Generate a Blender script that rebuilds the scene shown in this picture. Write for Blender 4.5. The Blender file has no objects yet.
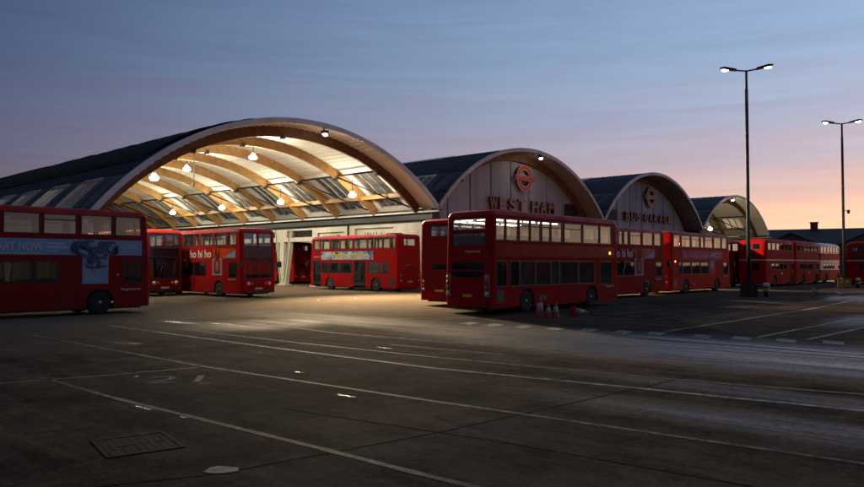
import bpy, math, random
from math import sin, cos, pi, radians, sqrt
from mathutils import Vector, Matrix

random.seed(7)
SC = bpy.context.scene
COL = SC.collection

# =====================================================================
# helpers
# =====================================================================
class MB:
    """collects faces and links them as ONE mesh object"""
    def __init__(s):
        s.v, s.f, s.m, s.sm = [], [], [], []
    def face(s, idx, mi=0, smooth=False):
        s.f.append(idx); s.m.append(mi); s.sm.append(smooth)
    def quad(s, pts, mi=0, smooth=False):
        b = len(s.v); s.v += [tuple(p) for p in pts]
        s.face(list(range(b, b + len(pts))), mi, smooth)
    def box(s, x0, x1, y0, y1, z0, z1, mi=0):
        b = len(s.v)
        s.v += [(x0,y0,z0),(x1,y0,z0),(x1,y1,z0),(x0,y1,z0),(x0,y0,z1),(x1,y0,z1),(x1,y1,z1),(x0,y1,z1)]
        for q in ((0,3,2,1),(4,5,6,7),(0,1,5,4),(1,2,6,5),(2,3,7,6),(3,0,4,7)):
            s.face([b+i for i in q], mi)
    def beam(s, p, q, w, h, mi=0, up=(0,0,1)):
        """rectangular bar from p to q"""
        p, q = Vector(p), Vector(q); d = (q-p).normalized(); u = Vector(up)
        if abs(d.dot(u)) > .98: u = Vector((1,0,0))
        r = d.cross(u).normalized()*w/2; u = r.cross(d).normalized()*h/2
        b = len(s.v)
        for c in (p, q):
            for a in (-r-u, r-u, r+u, -r+u): s.v.append(tuple(c+a))
        for f in ((0,3,2,1),(4,5,6,7),(0,1,5,4),(1,2,6,5),(2,3,7,6),(3,0,4,7)):
            s.face([b+i for i in f], mi)
    def tube(s, pts, rad, n=10, mi=0, caps=True):
        """round bar through points; rad scalar or list"""
        pts = [Vector(p) for p in pts]; R = rad if isinstance(rad, (list, tuple)) else [rad]*len(pts)
        b = len(s.v)
        for i, p in enumerate(pts):
            d = (pts[min(i+1, len(pts)-1)] - pts[max(i-1, 0)]).normalized()
            u = Vector((0,0,1)) if abs(d.z) < .95 else Vector((1,0,0))
            r = d.cross(u).normalized(); u = r.cross(d)
            for k in range(n):
                a = 2*pi*k/n; s.v.append(tuple(p + (r*cos(a)+u*sin(a))*R[i]))
        for i in range(len(pts)-1):
            for k in range(n):
                k2 = (k+1) % n
                s.face([b+i*n+k, b+i*n+k2, b+(i+1)*n+k2, b+(i+1)*n+k], mi, True)
        if caps:
            s.face([b+k for k in range(n)][::-1], mi); s.face([b+(len(pts)-1)*n+k for k in range(n)], mi)
    def lathe(s, prof, c=(0,0,0), axis='z', n=24, mi=0, smooth=True):
        """prof: list of (r, h)"""
        b = len(s.v)
        for r, h in prof:
            for k in range(n):
                a = 2*pi*k/n; x, y = r*cos(a), r*sin(a)
                if axis == 'z': p = (c[0]+x, c[1]+y, c[2]+h)
                elif axis == 'y': p = (c[0]+x, c[1]+h, c[2]+y)
                else: p = (c[0]+h, c[1]+x, c[2]+y)
                s.v.append(p)
        for i in range(len(prof)-1):
            for k in range(n):
                k2 = (k+1) % n
                s.face([b+i*n+k, b+i*n+k2, b+(i+1)*n+k2, b+(i+1)*n+k], mi, smooth)
        s.face([b+k for k in range(n)], mi); s.face([b+(len(prof)-1)*n+k for k in range(n)], mi)
    def prism(s, poly, y0, y1, mi=0, plane='xz'):
        """extrude a 2D polygon"""
        b = len(s.v); n = len(poly)
        for y in (y0, y1):
            for (a, c) in poly:
                s.v.append((a, y, c) if plane == 'xz' else ((y, a, c) if plane == 'yz' else (a, c, y)))
        s.face([b+i for i in range(n)], mi); s.face([b+n+i for i in range(n)][::-1], mi)
        for i in range(n):
            j = (i+1) % n; s.face([b+i, b+j, b+n+j, b+n+i], mi)
    def sphere(s, c, r, n=12, mi=0, sz=(1,1,1)):
        prof = [(max(r*sin(pi*i/n), 1e-4), -r*cos(pi*i/n)) for i in range(n+1)]
        b = len(s.v); s.lathe(prof, (0,0,0), 'z', 2*n, mi)
        for i in range(b, len(s.v)):
            x, y, z = s.v[i]; s.v[i] = (c[0]+x*sz[0], c[1]+y*sz[1], c[2]+z*sz[2])
    def build(s, name, mats, parent=None, fn=None, bevel=0, recalc=True):
        me = bpy.data.meshes.new(name)
        vs = [fn(*p) for p in s.v] if fn else s.v
        me.from_pydata(vs, [], s.f)
        if not isinstance(mats, (list, tuple)): mats = [mats]
        for m in mats: me.materials.append(m)
        me.polygons.foreach_set('material_index', s.m)
        me.polygons.foreach_set('use_smooth', s.sm)
        if recalc:
            import bmesh
            bm = bmesh.new(); bm.from_mesh(me)
            bmesh.ops.recalc_face_normals(bm, faces=bm.faces); bm.to_mesh(me); bm.free()
        o = bpy.data.objects.new(name, me); COL.objects.link(o)
        if parent: o.parent = parent
        if bevel:
            b = o.modifiers.new('bevel', 'BEVEL'); b.width = bevel; b.segments = 2; b.limit_method = 'ANGLE'
        return o

def empty(name, loc=(0,0,0), rz=0):
    o = bpy.data.objects.new(name, None); COL.objects.link(o)
    o.location = loc; o.rotation_euler = (0,0,rz); o.empty_display_size = .3
    return o
def tag(o, label=None, cat=None, group=None, kind=None):
    if label: o['label'] = label
    if cat: o['category'] = cat
    if group: o['group'] = group
    if kind: o['kind'] = kind
    return o
CHILDREN = {}
def children(o): return [c for c in bpy.data.objects if c.parent == o]
def copy_tree(o, parent=None):
    c = o.copy(); COL.objects.link(c)
    if parent: c.parent = parent
    for ch in children(o): copy_tree(ch, c)
    return c

def text_mesh(txt, size, mat, name='lettering', extrude=.004, parent=None, width=None, bold=0, shear=0, align='LEFT'):
    cu = bpy.data.curves.new('type', 'FONT'); cu.body = txt; cu.size = size; cu.extrude = extrude
    cu.offset = bold; cu.shear = shear; cu.align_x = align; cu.resolution_u = 4
    t = bpy.data.objects.new('type', cu); COL.objects.link(t)
    dg = bpy.context.evaluated_depsgraph_get(); dg.update()
    me = bpy.data.meshes.new_from_object(t.evaluated_get(dg))
    bpy.data.objects.remove(t); bpy.data.curves.remove(cu)
    me.name = name; me.materials.clear(); me.materials.append(mat)
    xs = [v.co.x for v in me.vertices]
    if xs and width:
        k = width/(max(xs)-min(xs)); x0 = min(xs)
        for v in me.vertices: v.co.x = (v.co.x-x0)*k
    o = bpy.data.objects.new(name, me); COL.objects.link(o)
    if parent: o.parent = parent
    return o

# =====================================================================
# materials
# =====================================================================
def mat(name, col, rough=.6, metal=0, var=.15, scale=3, bump=0, bscale=40, spec=.5, coat=0, dirt=None, dirt_amt=.4, stretch=(1,1,1), rvar=.15):
    m = bpy.data.materials.new(name); m.use_nodes = True; nt = m.node_tree; N = nt.nodes; L = nt.links
    b = N['Principled BSDF']
    b.inputs['Metallic'].default_value = metal; b.inputs['Specular IOR Level'].default_value = spec
    b.inputs['Coat Weight'].default_value = coat; b.inputs['Coat Roughness'].default_value = .12
    tc = N.new('ShaderNodeTexCoord'); mp = N.new('ShaderNodeMapping'); L.new(tc.outputs['Object'], mp.inputs[0])
    mp.inputs['Scale'].default_value = stretch
    n = N.new('ShaderNodeTexNoise'); n.inputs['Scale'].default_value = scale; n.inputs['Detail'].default_value = 6; n.inputs['Roughness'].default_value = .65
    L.new(mp.outputs[0], n.inputs['Vector'])
    r = N.new('ShaderNodeValToRGB'); L.new(n.outputs['Fac'], r.inputs[0])
    c0 = dirt if dirt else tuple(c*(1-var*2) for c in col); c1 = tuple(min(1, c*(1+var)) for c in col)
    r.color_ramp.elements[0].position = .3; r.color_ramp.elements[1].position = .62 if dirt else .75
    r.color_ramp.elements[0].color = (*(tuple(a*(1-dirt_amt)+d*dirt_amt for a, d in zip(col, c0)) if dirt else c0), 1)
    r.color_ramp.elements[1].color = (*c1, 1)
    L.new(r.outputs[0], b.inputs['Base Color'])
    mr = N.new('ShaderNodeMapRange'); L.new(n.outputs['Fac'], mr.inputs[0])
    mr.inputs['From Min'].default_value = .3; mr.inputs['From Max'].default_value = .7
    mr.inputs['To Min'].default_value = min(1, rough+rvar); mr.inputs['To Max'].default_value = max(.02, rough-rvar*.5)
    L.new(mr.outputs[0], b.inputs['Roughness'])
    if bump:
        n2 = N.new('ShaderNodeTexNoise'); n2.inputs['Scale'].default_value = bscale; n2.inputs['Detail'].default_value = 4
        L.new(mp.outputs[0], n2.inputs['Vector'])
        bp = N.new('ShaderNodeBump'); bp.inputs['Strength'].default_value = bump; bp.inputs['Distance'].default_value = .02
        L.new(n2.outputs['Fac'], bp.inputs['Height']); L.new(bp.outputs[0], b.inputs['Normal'])
    return m

def emit(name, col, strength):
    m = bpy.data.materials.new(name); m.use_nodes = True; N = m.node_tree.nodes
    b = N['Principled BSDF']; b.inputs['Base Color'].default_value = (*col, 1)
    b.inputs['Emission Color'].default_value = (*col, 1); b.inputs['Emission Strength'].default_value = strength
    return m

def glass(name, tint=(.78,.79,.78), base=.085, rough=.03, dirt=.05, wav=.006):
    m = bpy.data.materials.new(name); m.use_nodes = True; nt = m.node_tree; N = nt.nodes; L = nt.links
    N.remove(N['Principled BSDF']); out = N['Material Output']
    tr = N.new('ShaderNodeBsdfTransparent'); tr.inputs[0].default_value = (*tint, 1)
    gl = N.new('ShaderNodeBsdfGlossy'); gl.inputs['Roughness'].default_value = rough; gl.inputs['Color'].default_value = (.82,.88,.95,1)
    df = N.new('ShaderNodeBsdfDiffuse'); df.inputs[0].default_value = (.30,.28,.26,1)
    tc = N.new('ShaderNodeTexCoord')
    n = N.new('ShaderNodeTexNoise'); n.inputs['Scale'].default_value = 1.6; n.inputs['Detail'].default_value = 5; L.new(tc.outputs['Object'], n.inputs['Vector'])
    n2 = N.new('ShaderNodeTexNoise'); n2.inputs['Scale'].default_value = 1.1; L.new(tc.outputs['Object'], n2.inputs['Vector'])
    bp = N.new('ShaderNodeBump'); bp.inputs['Strength'].default_value = .25; bp.inputs['Distance'].default_value = wav; L.new(n2.outputs['Fac'], bp.inputs['Height'])
    L.new(bp.outputs[0], gl.inputs['Normal'])
    ge = N.new('ShaderNodeNewGeometry'); dp = N.new('ShaderNodeVectorMath'); dp.operation = 'DOT_PRODUCT'
    L.new(ge.outputs['Normal'], dp.inputs[0]); L.new(ge.outputs['Incoming'], dp.inputs[1])
    def mm(op, x, y):
        q = N.new('ShaderNodeMath'); q.operation = op
        for i, e_ in enumerate((x, y)):
            if isinstance(e_, (int, float)): q.inputs[i].default_value = e_
            elif e_ is not None: L.new(e_, q.inputs[i])
        return q
    ab = mm('ABSOLUTE', dp.outputs['Value'], None); om = mm('SUBTRACT', 1.0, ab.outputs[0]); pw = mm('POWER', om.outputs[0], 4.0)   # two-sided Schlick reflectance
    sc_ = mm('MULTIPLY', pw.outputs[0], .75); a = mm('ADD', sc_.outputs[0], base+.06); a.use_clamp = True
    m1 = N.new('ShaderNodeMixShader'); L.new(a.outputs[0], m1.inputs[0]); L.new(tr.outputs[0], m1.inputs[1]); L.new(gl.outputs[0], m1.inputs[2])
    mu = N.new('ShaderNodeMath'); mu.operation = 'MULTIPLY'; L.new(n.outputs['Fac'], mu.inputs[0]); mu.inputs[1].default_value = dirt*2
    m2 = N.new('ShaderNodeMixShader'); L.new(mu.outputs[0], m2.inputs[0]); L.new(m1.outputs[0], m2.inputs[1]); L.new(df.outputs[0], m2.inputs[2])
    L.new(m2.outputs[0], out.inputs[0])
    return m

M = {}
M['red'] = mat('bus_red_paint', (.35,.009,.010), .40, var=.08, scale=.9, spec=.010, bump=.08, bscale=1.3, rvar=.08, dirt=(.16,.03,.025), dirt_amt=.5)
M['red_lit'] = mat('bus_red_lit', (.58,.013,.018), .40, var=.08, scale=.9, spec=.012, dirt=(.3,.04,.03), dirt_amt=.4)  # brighter copy of the red, with more light put into the colour
M['red_gloss'] = mat('bus_red_gloss', (.34,.011,.010), .22, var=.10, scale=1.4, spec=.05, bump=.22, bscale=.9, rvar=.05)
M['red_shaded'] = mat('bus_red_shaded', (.20,.009,.010), .55, var=.1, scale=1.1, spec=.03, dirt=(.14,.03,.025), dirt_amt=.6)  # darker copy of the red, with shade put into the colour
M['red_deep'] = mat('bus_red_deep', (.34,.010,.012), .5, var=.1, scale=.8, spec=.02, dirt=(.13,.03,.02), dirt_amt=.5)
M['heritage'] = mat('heritage_red_paint', (.50,.011,.014), .42, var=.08, scale=1.2, spec=.012)
M['cream'] = mat('cream_paint', (.62,.55,.38), .4, var=.1, scale=1.5)
M['grey_roof'] = mat('silver_grey_paint', (.52,.53,.54), .4, var=.1, scale=1.5)
M['red_roof'] = mat('bus_roof_red', (.36,.010,.010), .5, var=.15, scale=1.3, spec=.15, dirt=(.12,.03,.03), dirt_amt=.6)
M['black'] = mat('black_trim', (.012,.012,.013), .45, var=.3, scale=4)
M['gloss_black'] = mat('gloss_black_panel', (.008,.008,.010), .12, var=.2, scale=2, rvar=.05)
M['tyre'] = mat('tyre_rubber', (.018,.017,.017), .85, var=.2, scale=8)
M['rim'] = mat('wheel_steel', (.30,.30,.29), .45, metal=.5, var=.3, scale=6)
M['rim_red'] = mat('wheel_red_hub', (.20,.02,.02), .5, var=.3, scale=6)
M['lining'] = mat('interior_lining', (.30,.29,.27), .7, var=.1)
M['floor_dark'] = mat('bus_floor', (.03,.03,.035), .8)
M['seat'] = mat('seat_moquette', (.035,.04,.09), .9, var=.3, scale=20)
M['yellow_rail'] = mat('handrail_yellow', (.62,.38,.03), .4)
M['seat_red'] = mat('seat_back_red', (.16,.03,.03), .6)
M['pane'] = glass('bus_glass')
M['pane_dark'] = glass('bus_glass_dark', (.16,.16,.17), .0, .03, .03)
M['pane_roof'] = glass('rooflight_glass', (.80,.82,.82), .08, .08, .12)
M['tube'] = emit('saloon_tube', (1,.93,.76), 6)
M['amber'] = emit('indicator_glint_amber', (1,.32,.02), 5)
M['tail'] = mat('tail_lens_red', (.42,.015,.012), .15, var=.05)
M['lens_white'] = mat('lens_clear', (.62,.60,.55), .12, var=.05)
M['lens_amber'] = mat('lens_amber', (.6,.22,.03), .15, var=.05)
M['plate_y'] = mat('number_plate', (.6,.45,.04), .4)
M['plate_w'] = mat('number_plate_white', (.7,.7,.68), .4)
M['txt_white'] = mat('vinyl_white', (.72,.70,.66), .5, var=.05, spec=.06)
M['txt_grey'] = mat('vinyl_grey', (.42,.46,.52), .5, var=.05, spec=.06)
M['dest'] = mat('blind_black', (.01,.01,.01), .3)
M['dest_txt'] = mat('blind_text', (.55,.48,.12), .5)

# =====================================================================
# camera  (world x runs along the garage front, y into the garage)
# =====================================================================
TH = .7503
cam = bpy.data.cameras.new('camera'); camo = bpy.data.objects.new('camera', cam); COL.objects.link(camo)
camo.location = (-22.402, -17.765, 2.085)
camo.rotation_euler = (pi/2 + .0281, 0, TH - pi/2)
cam.sensor_width = 36; cam.lens = 723.6*36/864; cam.clip_end = 3000; cam.clip_start = .1
SC.camera = camo

# =====================================================================
# sky and sun
# =====================================================================
SUNAZ = radians(-4)       # world angle of the sunset glow
def make_world():
    w = bpy.data.worlds.new('World'); SC.world = w; w.use_nodes = True
    nt = w.node_tree; N = nt.nodes; L = nt.links
    bg = N['Background']
    tc = N.new('ShaderNodeTexCoord'); nv = N.new('ShaderNodeVectorMath'); nv.operation = 'NORMALIZE'; L.new(tc.outputs['Generated'], nv.inputs[0])
    sx = N.new('ShaderNodeSeparateXYZ'); L.new(nv.outputs[0], sx.inputs[0])
    # streaky cloud field
    mp = N.new('ShaderNodeMapping'); mp.inputs['Scale'].default_value = (1.6, 1.6, 20); mp.inputs['Rotation'].default_value = (radians(.6), radians(-.8), .4)
    L.new(nv.outputs[0], mp.inputs[0])
    n = N.new('ShaderNodeTexNoise'); n.inputs['Scale'].default_value = 2.1; n.inputs['Detail'].default_value = 7; n.inputs['Roughness'].default_value = .56; n.inputs['Distortion'].default_value = .6
    L.new(mp.outputs[0], n.inputs['Vector'])
    # height with a little cloud wobble
    wob = N.new('ShaderNodeMath'); wob.operation = 'MULTIPLY_ADD'; L.new(n.outputs['Fac'], wob.inputs[0]); wob.inputs[1].default_value = .03; wob.inputs[2].default_value = -.015
    hz = N.new('ShaderNodeMath'); hz.operation = 'ADD'; L.new(sx.outputs['Z'], hz.inputs[0]); L.new(wob.outputs[0], hz.inputs[1])
    def ramp(stops):
        r = N.new('ShaderNodeValToRGB'); e = r.color_ramp.elements
        while len(e) < len(stops): e.new(.5)
        for i, (p, c) in enumerate(stops): e[i].position = p; e[i].color = (*c, 1)
        r.color_ramp.interpolation = 'EASE'
        L.new(hz.outputs[0], r.inputs[0]); return r
    away = ramp([(0,(.130,.090,.125)),(.08,(.108,.088,.145)),(.16,(.080,.085,.163)),(.25,(.051,.073,.158)),(.36,(.036,.060,.142)),(.6,(.060,.072,.110)),(1,(.080,.084,.105))])
    near = ramp([(0,(1.22,.86,.50)),(.03,(1.18,.79,.47)),(.06,(1.06,.68,.48)),(.095,(.76,.53,.49)),(.14,(.53,.47,.56)),(.20,(.40,.47,.64)),(.28,(.305,.445,.655)),(.42,(.22,.37,.64)),(1,(.10,.16,.32))])
    # azimuth
    dt = N.new('ShaderNodeVectorMath'); dt.operation = 'DOT_PRODUCT'
    hv = N.new('ShaderNodeCombineXYZ'); L.new(sx.outputs['X'], hv.inputs[0]); L.new(sx.outputs['Y'], hv.inputs[1])
    hn = N.new('ShaderNodeVectorMath'); hn.operation = 'NORMALIZE'; L.new(hv.outputs[0], hn.inputs[0])
    L.new(hn.outputs[0], dt.inputs[0]); dt.inputs[1].default_value = (cos(SUNAZ), sin(SUNAZ), 0)
    az = N.new('ShaderNodeMapRange'); L.new(dt.outputs['Value'], az.inputs[0])
    az.inputs['From Min'].default_value = .10; az.inputs['From Max'].default_value = 1.0
    az.inputs['To Min'].default_value = 0; az.inputs['To Max'].default_value = 1.0
    az.clamp = True
    pw_ = N.new('ShaderNodeMath'); pw_.operation = 'POWER'; L.new(az.outputs[0], pw_.inputs[0]); pw_.inputs[1].default_value = 1.2
    mx = N.new('ShaderNodeMix'); mx.data_type = 'RGBA'; mx.clamp_factor = False
    L.new(pw_.outputs[0], mx.inputs['Factor']); L.new(away.outputs[0], mx.inputs[6]); L.new(near.outputs[0], mx.inputs[7])
    # clouds: slightly darker mauve streaks and paler veils
    cr = N.new('ShaderNodeMapRange'); L.new(n.outputs['Fac'], cr.inputs[0]); cr.inputs['From Min'].default_value = .36; cr.inputs['From Max'].default_value = .66
    cr.inputs['To Min'].default_value = .95; cr.inputs['To Max'].default_value = 1.05
    n3 = N.new('ShaderNodeTexNoise'); n3.inputs['Scale'].default_value = 5.0; n3.inputs['Detail'].default_value = 6; n3.inputs['Distortion'].default_value = 1.0
    L.new(mp.outputs[0], n3.inputs['Vector'])
    cr3 = N.new('ShaderNodeMapRange'); L.new(n3.outputs['Fac'], cr3.inputs[0]); cr3.inputs['From Min'].default_value = .40; cr3.inputs['From Max'].default_value = .70
    cr3.inputs['To Min'].default_value = 0; cr3.inputs['To Max'].default_value = .40
    sc = N.new('ShaderNodeVectorMath'); sc.operation = 'SCALE'; L.new(mx.outputs[2], sc.inputs[0]); L.new(cr.outputs[0], sc.inputs['Scale'])
    tint = N.new('ShaderNodeMix'); tint.data_type = 'RGBA'; tint.blend_type = 'MULTIPLY'
    L.new(cr3.outputs[0], tint.inputs['Factor']); L.new(sc.outputs[0], tint.inputs[6]); tint.inputs[7].default_value = (1.02,.78,.86,1)
    # physical dusk sky underneath
    sk = N.new('ShaderNodeTexSky'); sk.sky_type = 'NISHITA'; sk.sun_disc = False
    sk.sun_elevation = radians(1.0); sk.sun_rotation = pi/2 - SUNAZ; sk.air_density = 1.0; sk.dust_density = 1.5; sk.ozone_density = 2.0
    sks = N.new('ShaderNodeVectorMath'); sks.operation = 'SCALE'; L.new(sk.outputs[0], sks.inputs[0]); sks.inputs['Scale'].default_value = .03
    ad = N.new('ShaderNodeVectorMath'); ad.operation = 'ADD'; L.new(tint.outputs[2], ad.inputs[0]); L.new(sks.outputs[0], ad.inputs[1])
    L.new(ad.outputs[0], bg.inputs['Color']); bg.inputs['Strength'].default_value = 1.0
    w.cycles.sampling_method = 'MANUAL'; w.cycles.sample_map_resolution = 1024
make_world()
SC.view_settings.view_transform = 'Standard'; SC.view_settings.look = 'None'; SC.view_settings.exposure = 0; SC.view_settings.gamma = 1
SC.view_settings.use_curve_mapping = False

sl = bpy.data.lights.new('sun', 'SUN'); sl.energy = .10; sl.angle = radians(14); sl.color = (1,.60,.45)
so = bpy.data.objects.new('sun', sl); COL.objects.link(so)
el = radians(4)
so.rotation_euler = Vector((-cos(SUNAZ)*cos(el), -sin(SUNAZ)*cos(el), -sin(el))).to_track_quat('-Z', 'Y').to_euler()
so.location = (30,-40,40)

# =====================================================================
# ground
# =====================================================================
PUDDLES = [(-17.44,-8.54,.05,.13,.05),(-17.52,-7.45,.06,.40,.02),(-17.35,-9.2,.04,.16,.05),(-11.9,-1.0,.10,.35,0),(-13.9,-6.3,.07,.16,.1),(-10.0,-4.6,.08,.4,0),
           (-14.9,-8.9,.06,.30,.05),(-16.3,-4.6,.08,.08,.3),(-13.9,1.2,.25,.7,.2),(-9.6,6.4,.35,1.6,.05),(-8.9,4.4,.30,2.0,.02)]
def ground_material():
    m = bpy.data.materials.new('yard_asphalt'); m.use_nodes = True; nt = m.node_tree; N = nt.nodes; L = nt.links
    b = N['Principled BSDF']
    g = N.new('ShaderNodeNewGeometry'); P = g.outputs['Position']
    def noise(scale, st=(1,1,1), det=6, ro=.6, dis=0):
        mp = N.new('ShaderNodeMapping'); mp.inputs['Scale'].default_value = st; L.new(P, mp.inputs[0])
        n = N.new('ShaderNodeTexNoise'); n.inputs['Scale'].default_value = scale; n.inputs['Detail'].default_value = det
        n.inputs['Roughness'].default_value = ro; n.inputs['Distortion'].default_value = dis
        L.new(mp.outputs[0], n.inputs['Vector']); return n.outputs['Fac']
    def mr(x, a, c, d=0., e=1., smooth=True):
        r = N.new('ShaderNodeMapRange'); L.new(x, r.inputs[0])
        if smooth: r.interpolation_type = 'SMOOTHSTEP'
        for k, v in zip(('From Min','From Max','To Min','To Max'), (a,c,d,e)): r.inputs[k].default_value = v
        return r.outputs[0]
    def mth(op, x, y=None, z=None):
        r = N.new('ShaderNodeMath'); r.operation = op
        for i, q in enumerate((x, y, z)):
            if q is None: continue
            if isinstance(q, (int, float)): r.inputs[i].default_value = q
            else: L.new(q, r.inputs[i])
        return r.outputs[0]
    sp = N.new('ShaderNodeSeparateXYZ'); L.new(P, sp.inputs[0]); X, Y = sp.outputs['X'], sp.outputs['Y']
    big = noise(.16, det=5); mid = noise(.9, det=7, ro=.7); fine = noise(38, det=3, ro=.7); grit = noise(9, det=5, ro=.75)
    tracks = noise(1.0, (1.5,.07,1), det=6, ro=.62, dis=.4)     # tyre-dragged damp running into the garage
    tracks2 = noise(1.0, (3.4,.16,1), det=5, ro=.6, dis=.3)
    def zone(cx, cy, rx, ry, rot=0):
        mp = N.new('ShaderNodeMapping'); mp.vector_type = 'TEXTURE'; mp.inputs['Location'].default_value = (cx,cy,0); mp.inputs['Rotation'].default_value = (0,0,rot); mp.inputs['Scale'].default_value = (rx,ry,1)
        L.new(P, mp.inputs[0]); ln = N.new('ShaderNodeVectorMath'); ln.operation = 'LENGTH'; L.new(mp.outputs[0], ln.inputs[0])
        return mr(ln.outputs['Value'], 1.0, .25)
    zs = [zone(-4.8,-12,4.3,14.5), zone(-12.5,-15.5,1.0,6.0), zone(-8.0,3.6,4.0,3.0,.2), zone(27,-6.5,9,2.2,.3), zone(-10.2,-15,.8,7), zone(-4.8,1,2.4,12), zone(9,-11.2,7,1.6), zone(26.5,-5.7,6,1.0,.2)]
    wts = [1.0, .75, .5, .8, .6, .3, .8, .9]
    zsum = None
    for z, wt in zip(zs, wts):
        q = mth('MULTIPLY', z, wt); zsum = q if zsum is None else mth('MAXIMUM', zsum, q)
    t1 = mr(tracks, .36, .62); t2 = mr(tracks2, .40, .66)
    tt = mth('MAXIMUM', t1, mth('MULTIPLY', t2, .8))
    wet = mth('MULTIPLY', zsum, mth('MULTIPLY_ADD', tt, .66, .34))
    wet = mth('MAXIMUM', wet, mr(mid, .66, .73, 0, .5))            # scattered small puddles
    wet = mth('MULTIPLY', wet, mr(grit, .30, .52, .45, 1))
    edge = mth('MULTIPLY_ADD', noise(11, (1.6,.8,1), det=5, ro=.7), 2.6, -1.2)
    for (px, py, rx, ry, ro_) in PUDDLES:                          # standing water left in hollows
        mp = N.new('ShaderNodeMapping'); mp.vector_type = 'TEXTURE'; mp.inputs['Location'].default_value = (px,py,0); mp.inputs['Rotation'].default_value = (0,0,ro_); mp.inputs['Scale'].default_value = (rx,ry,1)
        L.new(P, mp.inputs[0]); ln = N.new('ShaderNodeVectorMath'); ln.operation = 'LENGTH'; L.new(mp.outputs[0], ln.inputs[0])
        wet = mth('MAXIMUM', wet, mr(mth('ADD', ln.outputs['Value'], edge), 1.0, .45, 0, .93))
    # colour
    c = N.new('ShaderNodeValToRGB'); e = c.color_ramp.elements
    e[0].position = .445; e[0].color = (.013,.0105,.009,1); e[1].position = .565; e[1].color = (.102,.074,.053,1)
    streak = noise(2.2, (1,.10,1), det=6, ro=.7, dis=.5)
    mix = mth('ADD', mth('MULTIPLY', mid, .28), mth('ADD', mth('MULTIPLY', big, .22), mth('ADD', mth('MULTIPLY', streak, .20), mth('ADD', mth('MULTIPLY', grit, .18), mth('MULTIPLY', fine, .12)))))
    L.new(mix, c.inputs[0])
    oil = mth('MAXIMUM', mr(noise(.35, (1,.4,1), det=4), .57, .68), mr(noise(1.7, (1,.7,1), det=3, dis=.6), .66, .72))
    d1 = N.new('ShaderNodeMix'); d1.data_type = 'RGBA'; L.new(mth('MULTIPLY', oil, .6), d1.inputs['Factor']); L.new(c.outputs[0], d1.inputs[6]); d1.inputs[7].default_value = (.013,.012,.012,1)
    # paler concrete towards the garage; its tone also paints the lamp pool brighter
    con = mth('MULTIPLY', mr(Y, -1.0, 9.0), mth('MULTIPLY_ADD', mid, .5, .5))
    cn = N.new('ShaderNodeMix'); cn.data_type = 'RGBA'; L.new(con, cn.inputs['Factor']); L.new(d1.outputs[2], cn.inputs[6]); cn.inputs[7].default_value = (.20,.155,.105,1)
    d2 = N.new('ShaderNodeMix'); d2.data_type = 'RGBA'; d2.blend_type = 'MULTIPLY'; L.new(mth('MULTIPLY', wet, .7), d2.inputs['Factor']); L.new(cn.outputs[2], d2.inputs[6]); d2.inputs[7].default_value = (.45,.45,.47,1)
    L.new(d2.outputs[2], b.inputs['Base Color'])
    rgh = mth('MULTIPLY_ADD', wet, -.68, .90); L.new(rgh, b.inputs['Roughness'])
    L.new(mth('MULTIPLY_ADD', wet, .46, .03), b.inputs['Specular IOR Level'])
    h = mth('MULTIPLY_ADD', fine, .9, mth('MULTIPLY', grit, 1.4))
    h = mth('MULTIPLY', h, mth('MULTIPLY_ADD', wet, -.7, 1.0))
    bp = N.new('ShaderNodeBump'); bp.inputs['Strength'].default_value = .8; bp.inputs['Distance'].default_value = .03; L.new(h, bp.inputs['Height']); L.new(bp.outputs[0], b.inputs['Normal'])
    return m
gm = ground_material()
g = MB(); g.quad([(-700,-700,0),(900,-700,0),(900,900,0),(-700,900,0)])
tag(g.build('ground', gm, recalc=False), 'dark damp asphalt bus yard with worn patches and tyre tracks', 'ground', kind='structure')

def line_material(name, col, lo=.38, hi=.6):
    """worn road paint: the paint breaks up to asphalt"""
    m = bpy.data.materials.new(name); m.use_nodes = True; nt = m.node_tree; N = nt.nodes; L = nt.links; b = N['Principled BSDF']
    ge = N.new('ShaderNodeNewGeometry')
    n = N.new('ShaderNodeTexNoise'); n.inputs['Scale'].default_value = 5; n.inputs['Detail'].default_value = 8; n.inputs['Roughness'].default_value = .75; L.new(ge.outputs['Position'], n.inputs['Vector'])
    n2 = N.new('ShaderNodeTexNoise'); n2.inputs['Scale'].default_value = .35; n2.inputs['Detail'].default_value = 3; L.new(ge.outputs['Position'], n2.inputs['Vector'])
    a = N.new('ShaderNodeMath'); a.operation = 'MULTIPLY_ADD'; L.new(n2.outputs['Fac'], a.inputs[0]); a.inputs[1].default_value = .45; 
    L.new(n.outputs['Fac'], a.inputs[2])
    r = N.new('ShaderNodeMapRange'); L.new(a.outputs[0], r.inputs[0]); r.inputs['From Min'].default_value = lo+.2; r.inputs['From Max'].default_value = hi+.2
    mx = N.new('ShaderNodeMix'); mx.data_type = 'RGBA'; L.new(r.outputs[0], mx.inputs['Factor']); mx.inputs[6].default_value = (.045,.040,.036,1); mx.inputs[7].default_value = (*col, 1)
    L.new(mx.outputs[2], b.inputs['Base Color']); b.inputs['Roughness'].default_value = .75; b.inputs['Specular IOR Level'].default_value = .08
    return m
M['paint_w'] = line_material('road_paint_white', (.22,.20,.18), .48, .72)
M['paint_y'] = line_material('road_paint_cream', (.27,.21,.13), .42, .66)
M['paint_b'] = line_material('road_paint_bright', (.36,.34,.31), .40, .62)
M['paint_o'] = line_material('road_paint_yellow', (.40,.24,.04))

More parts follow.
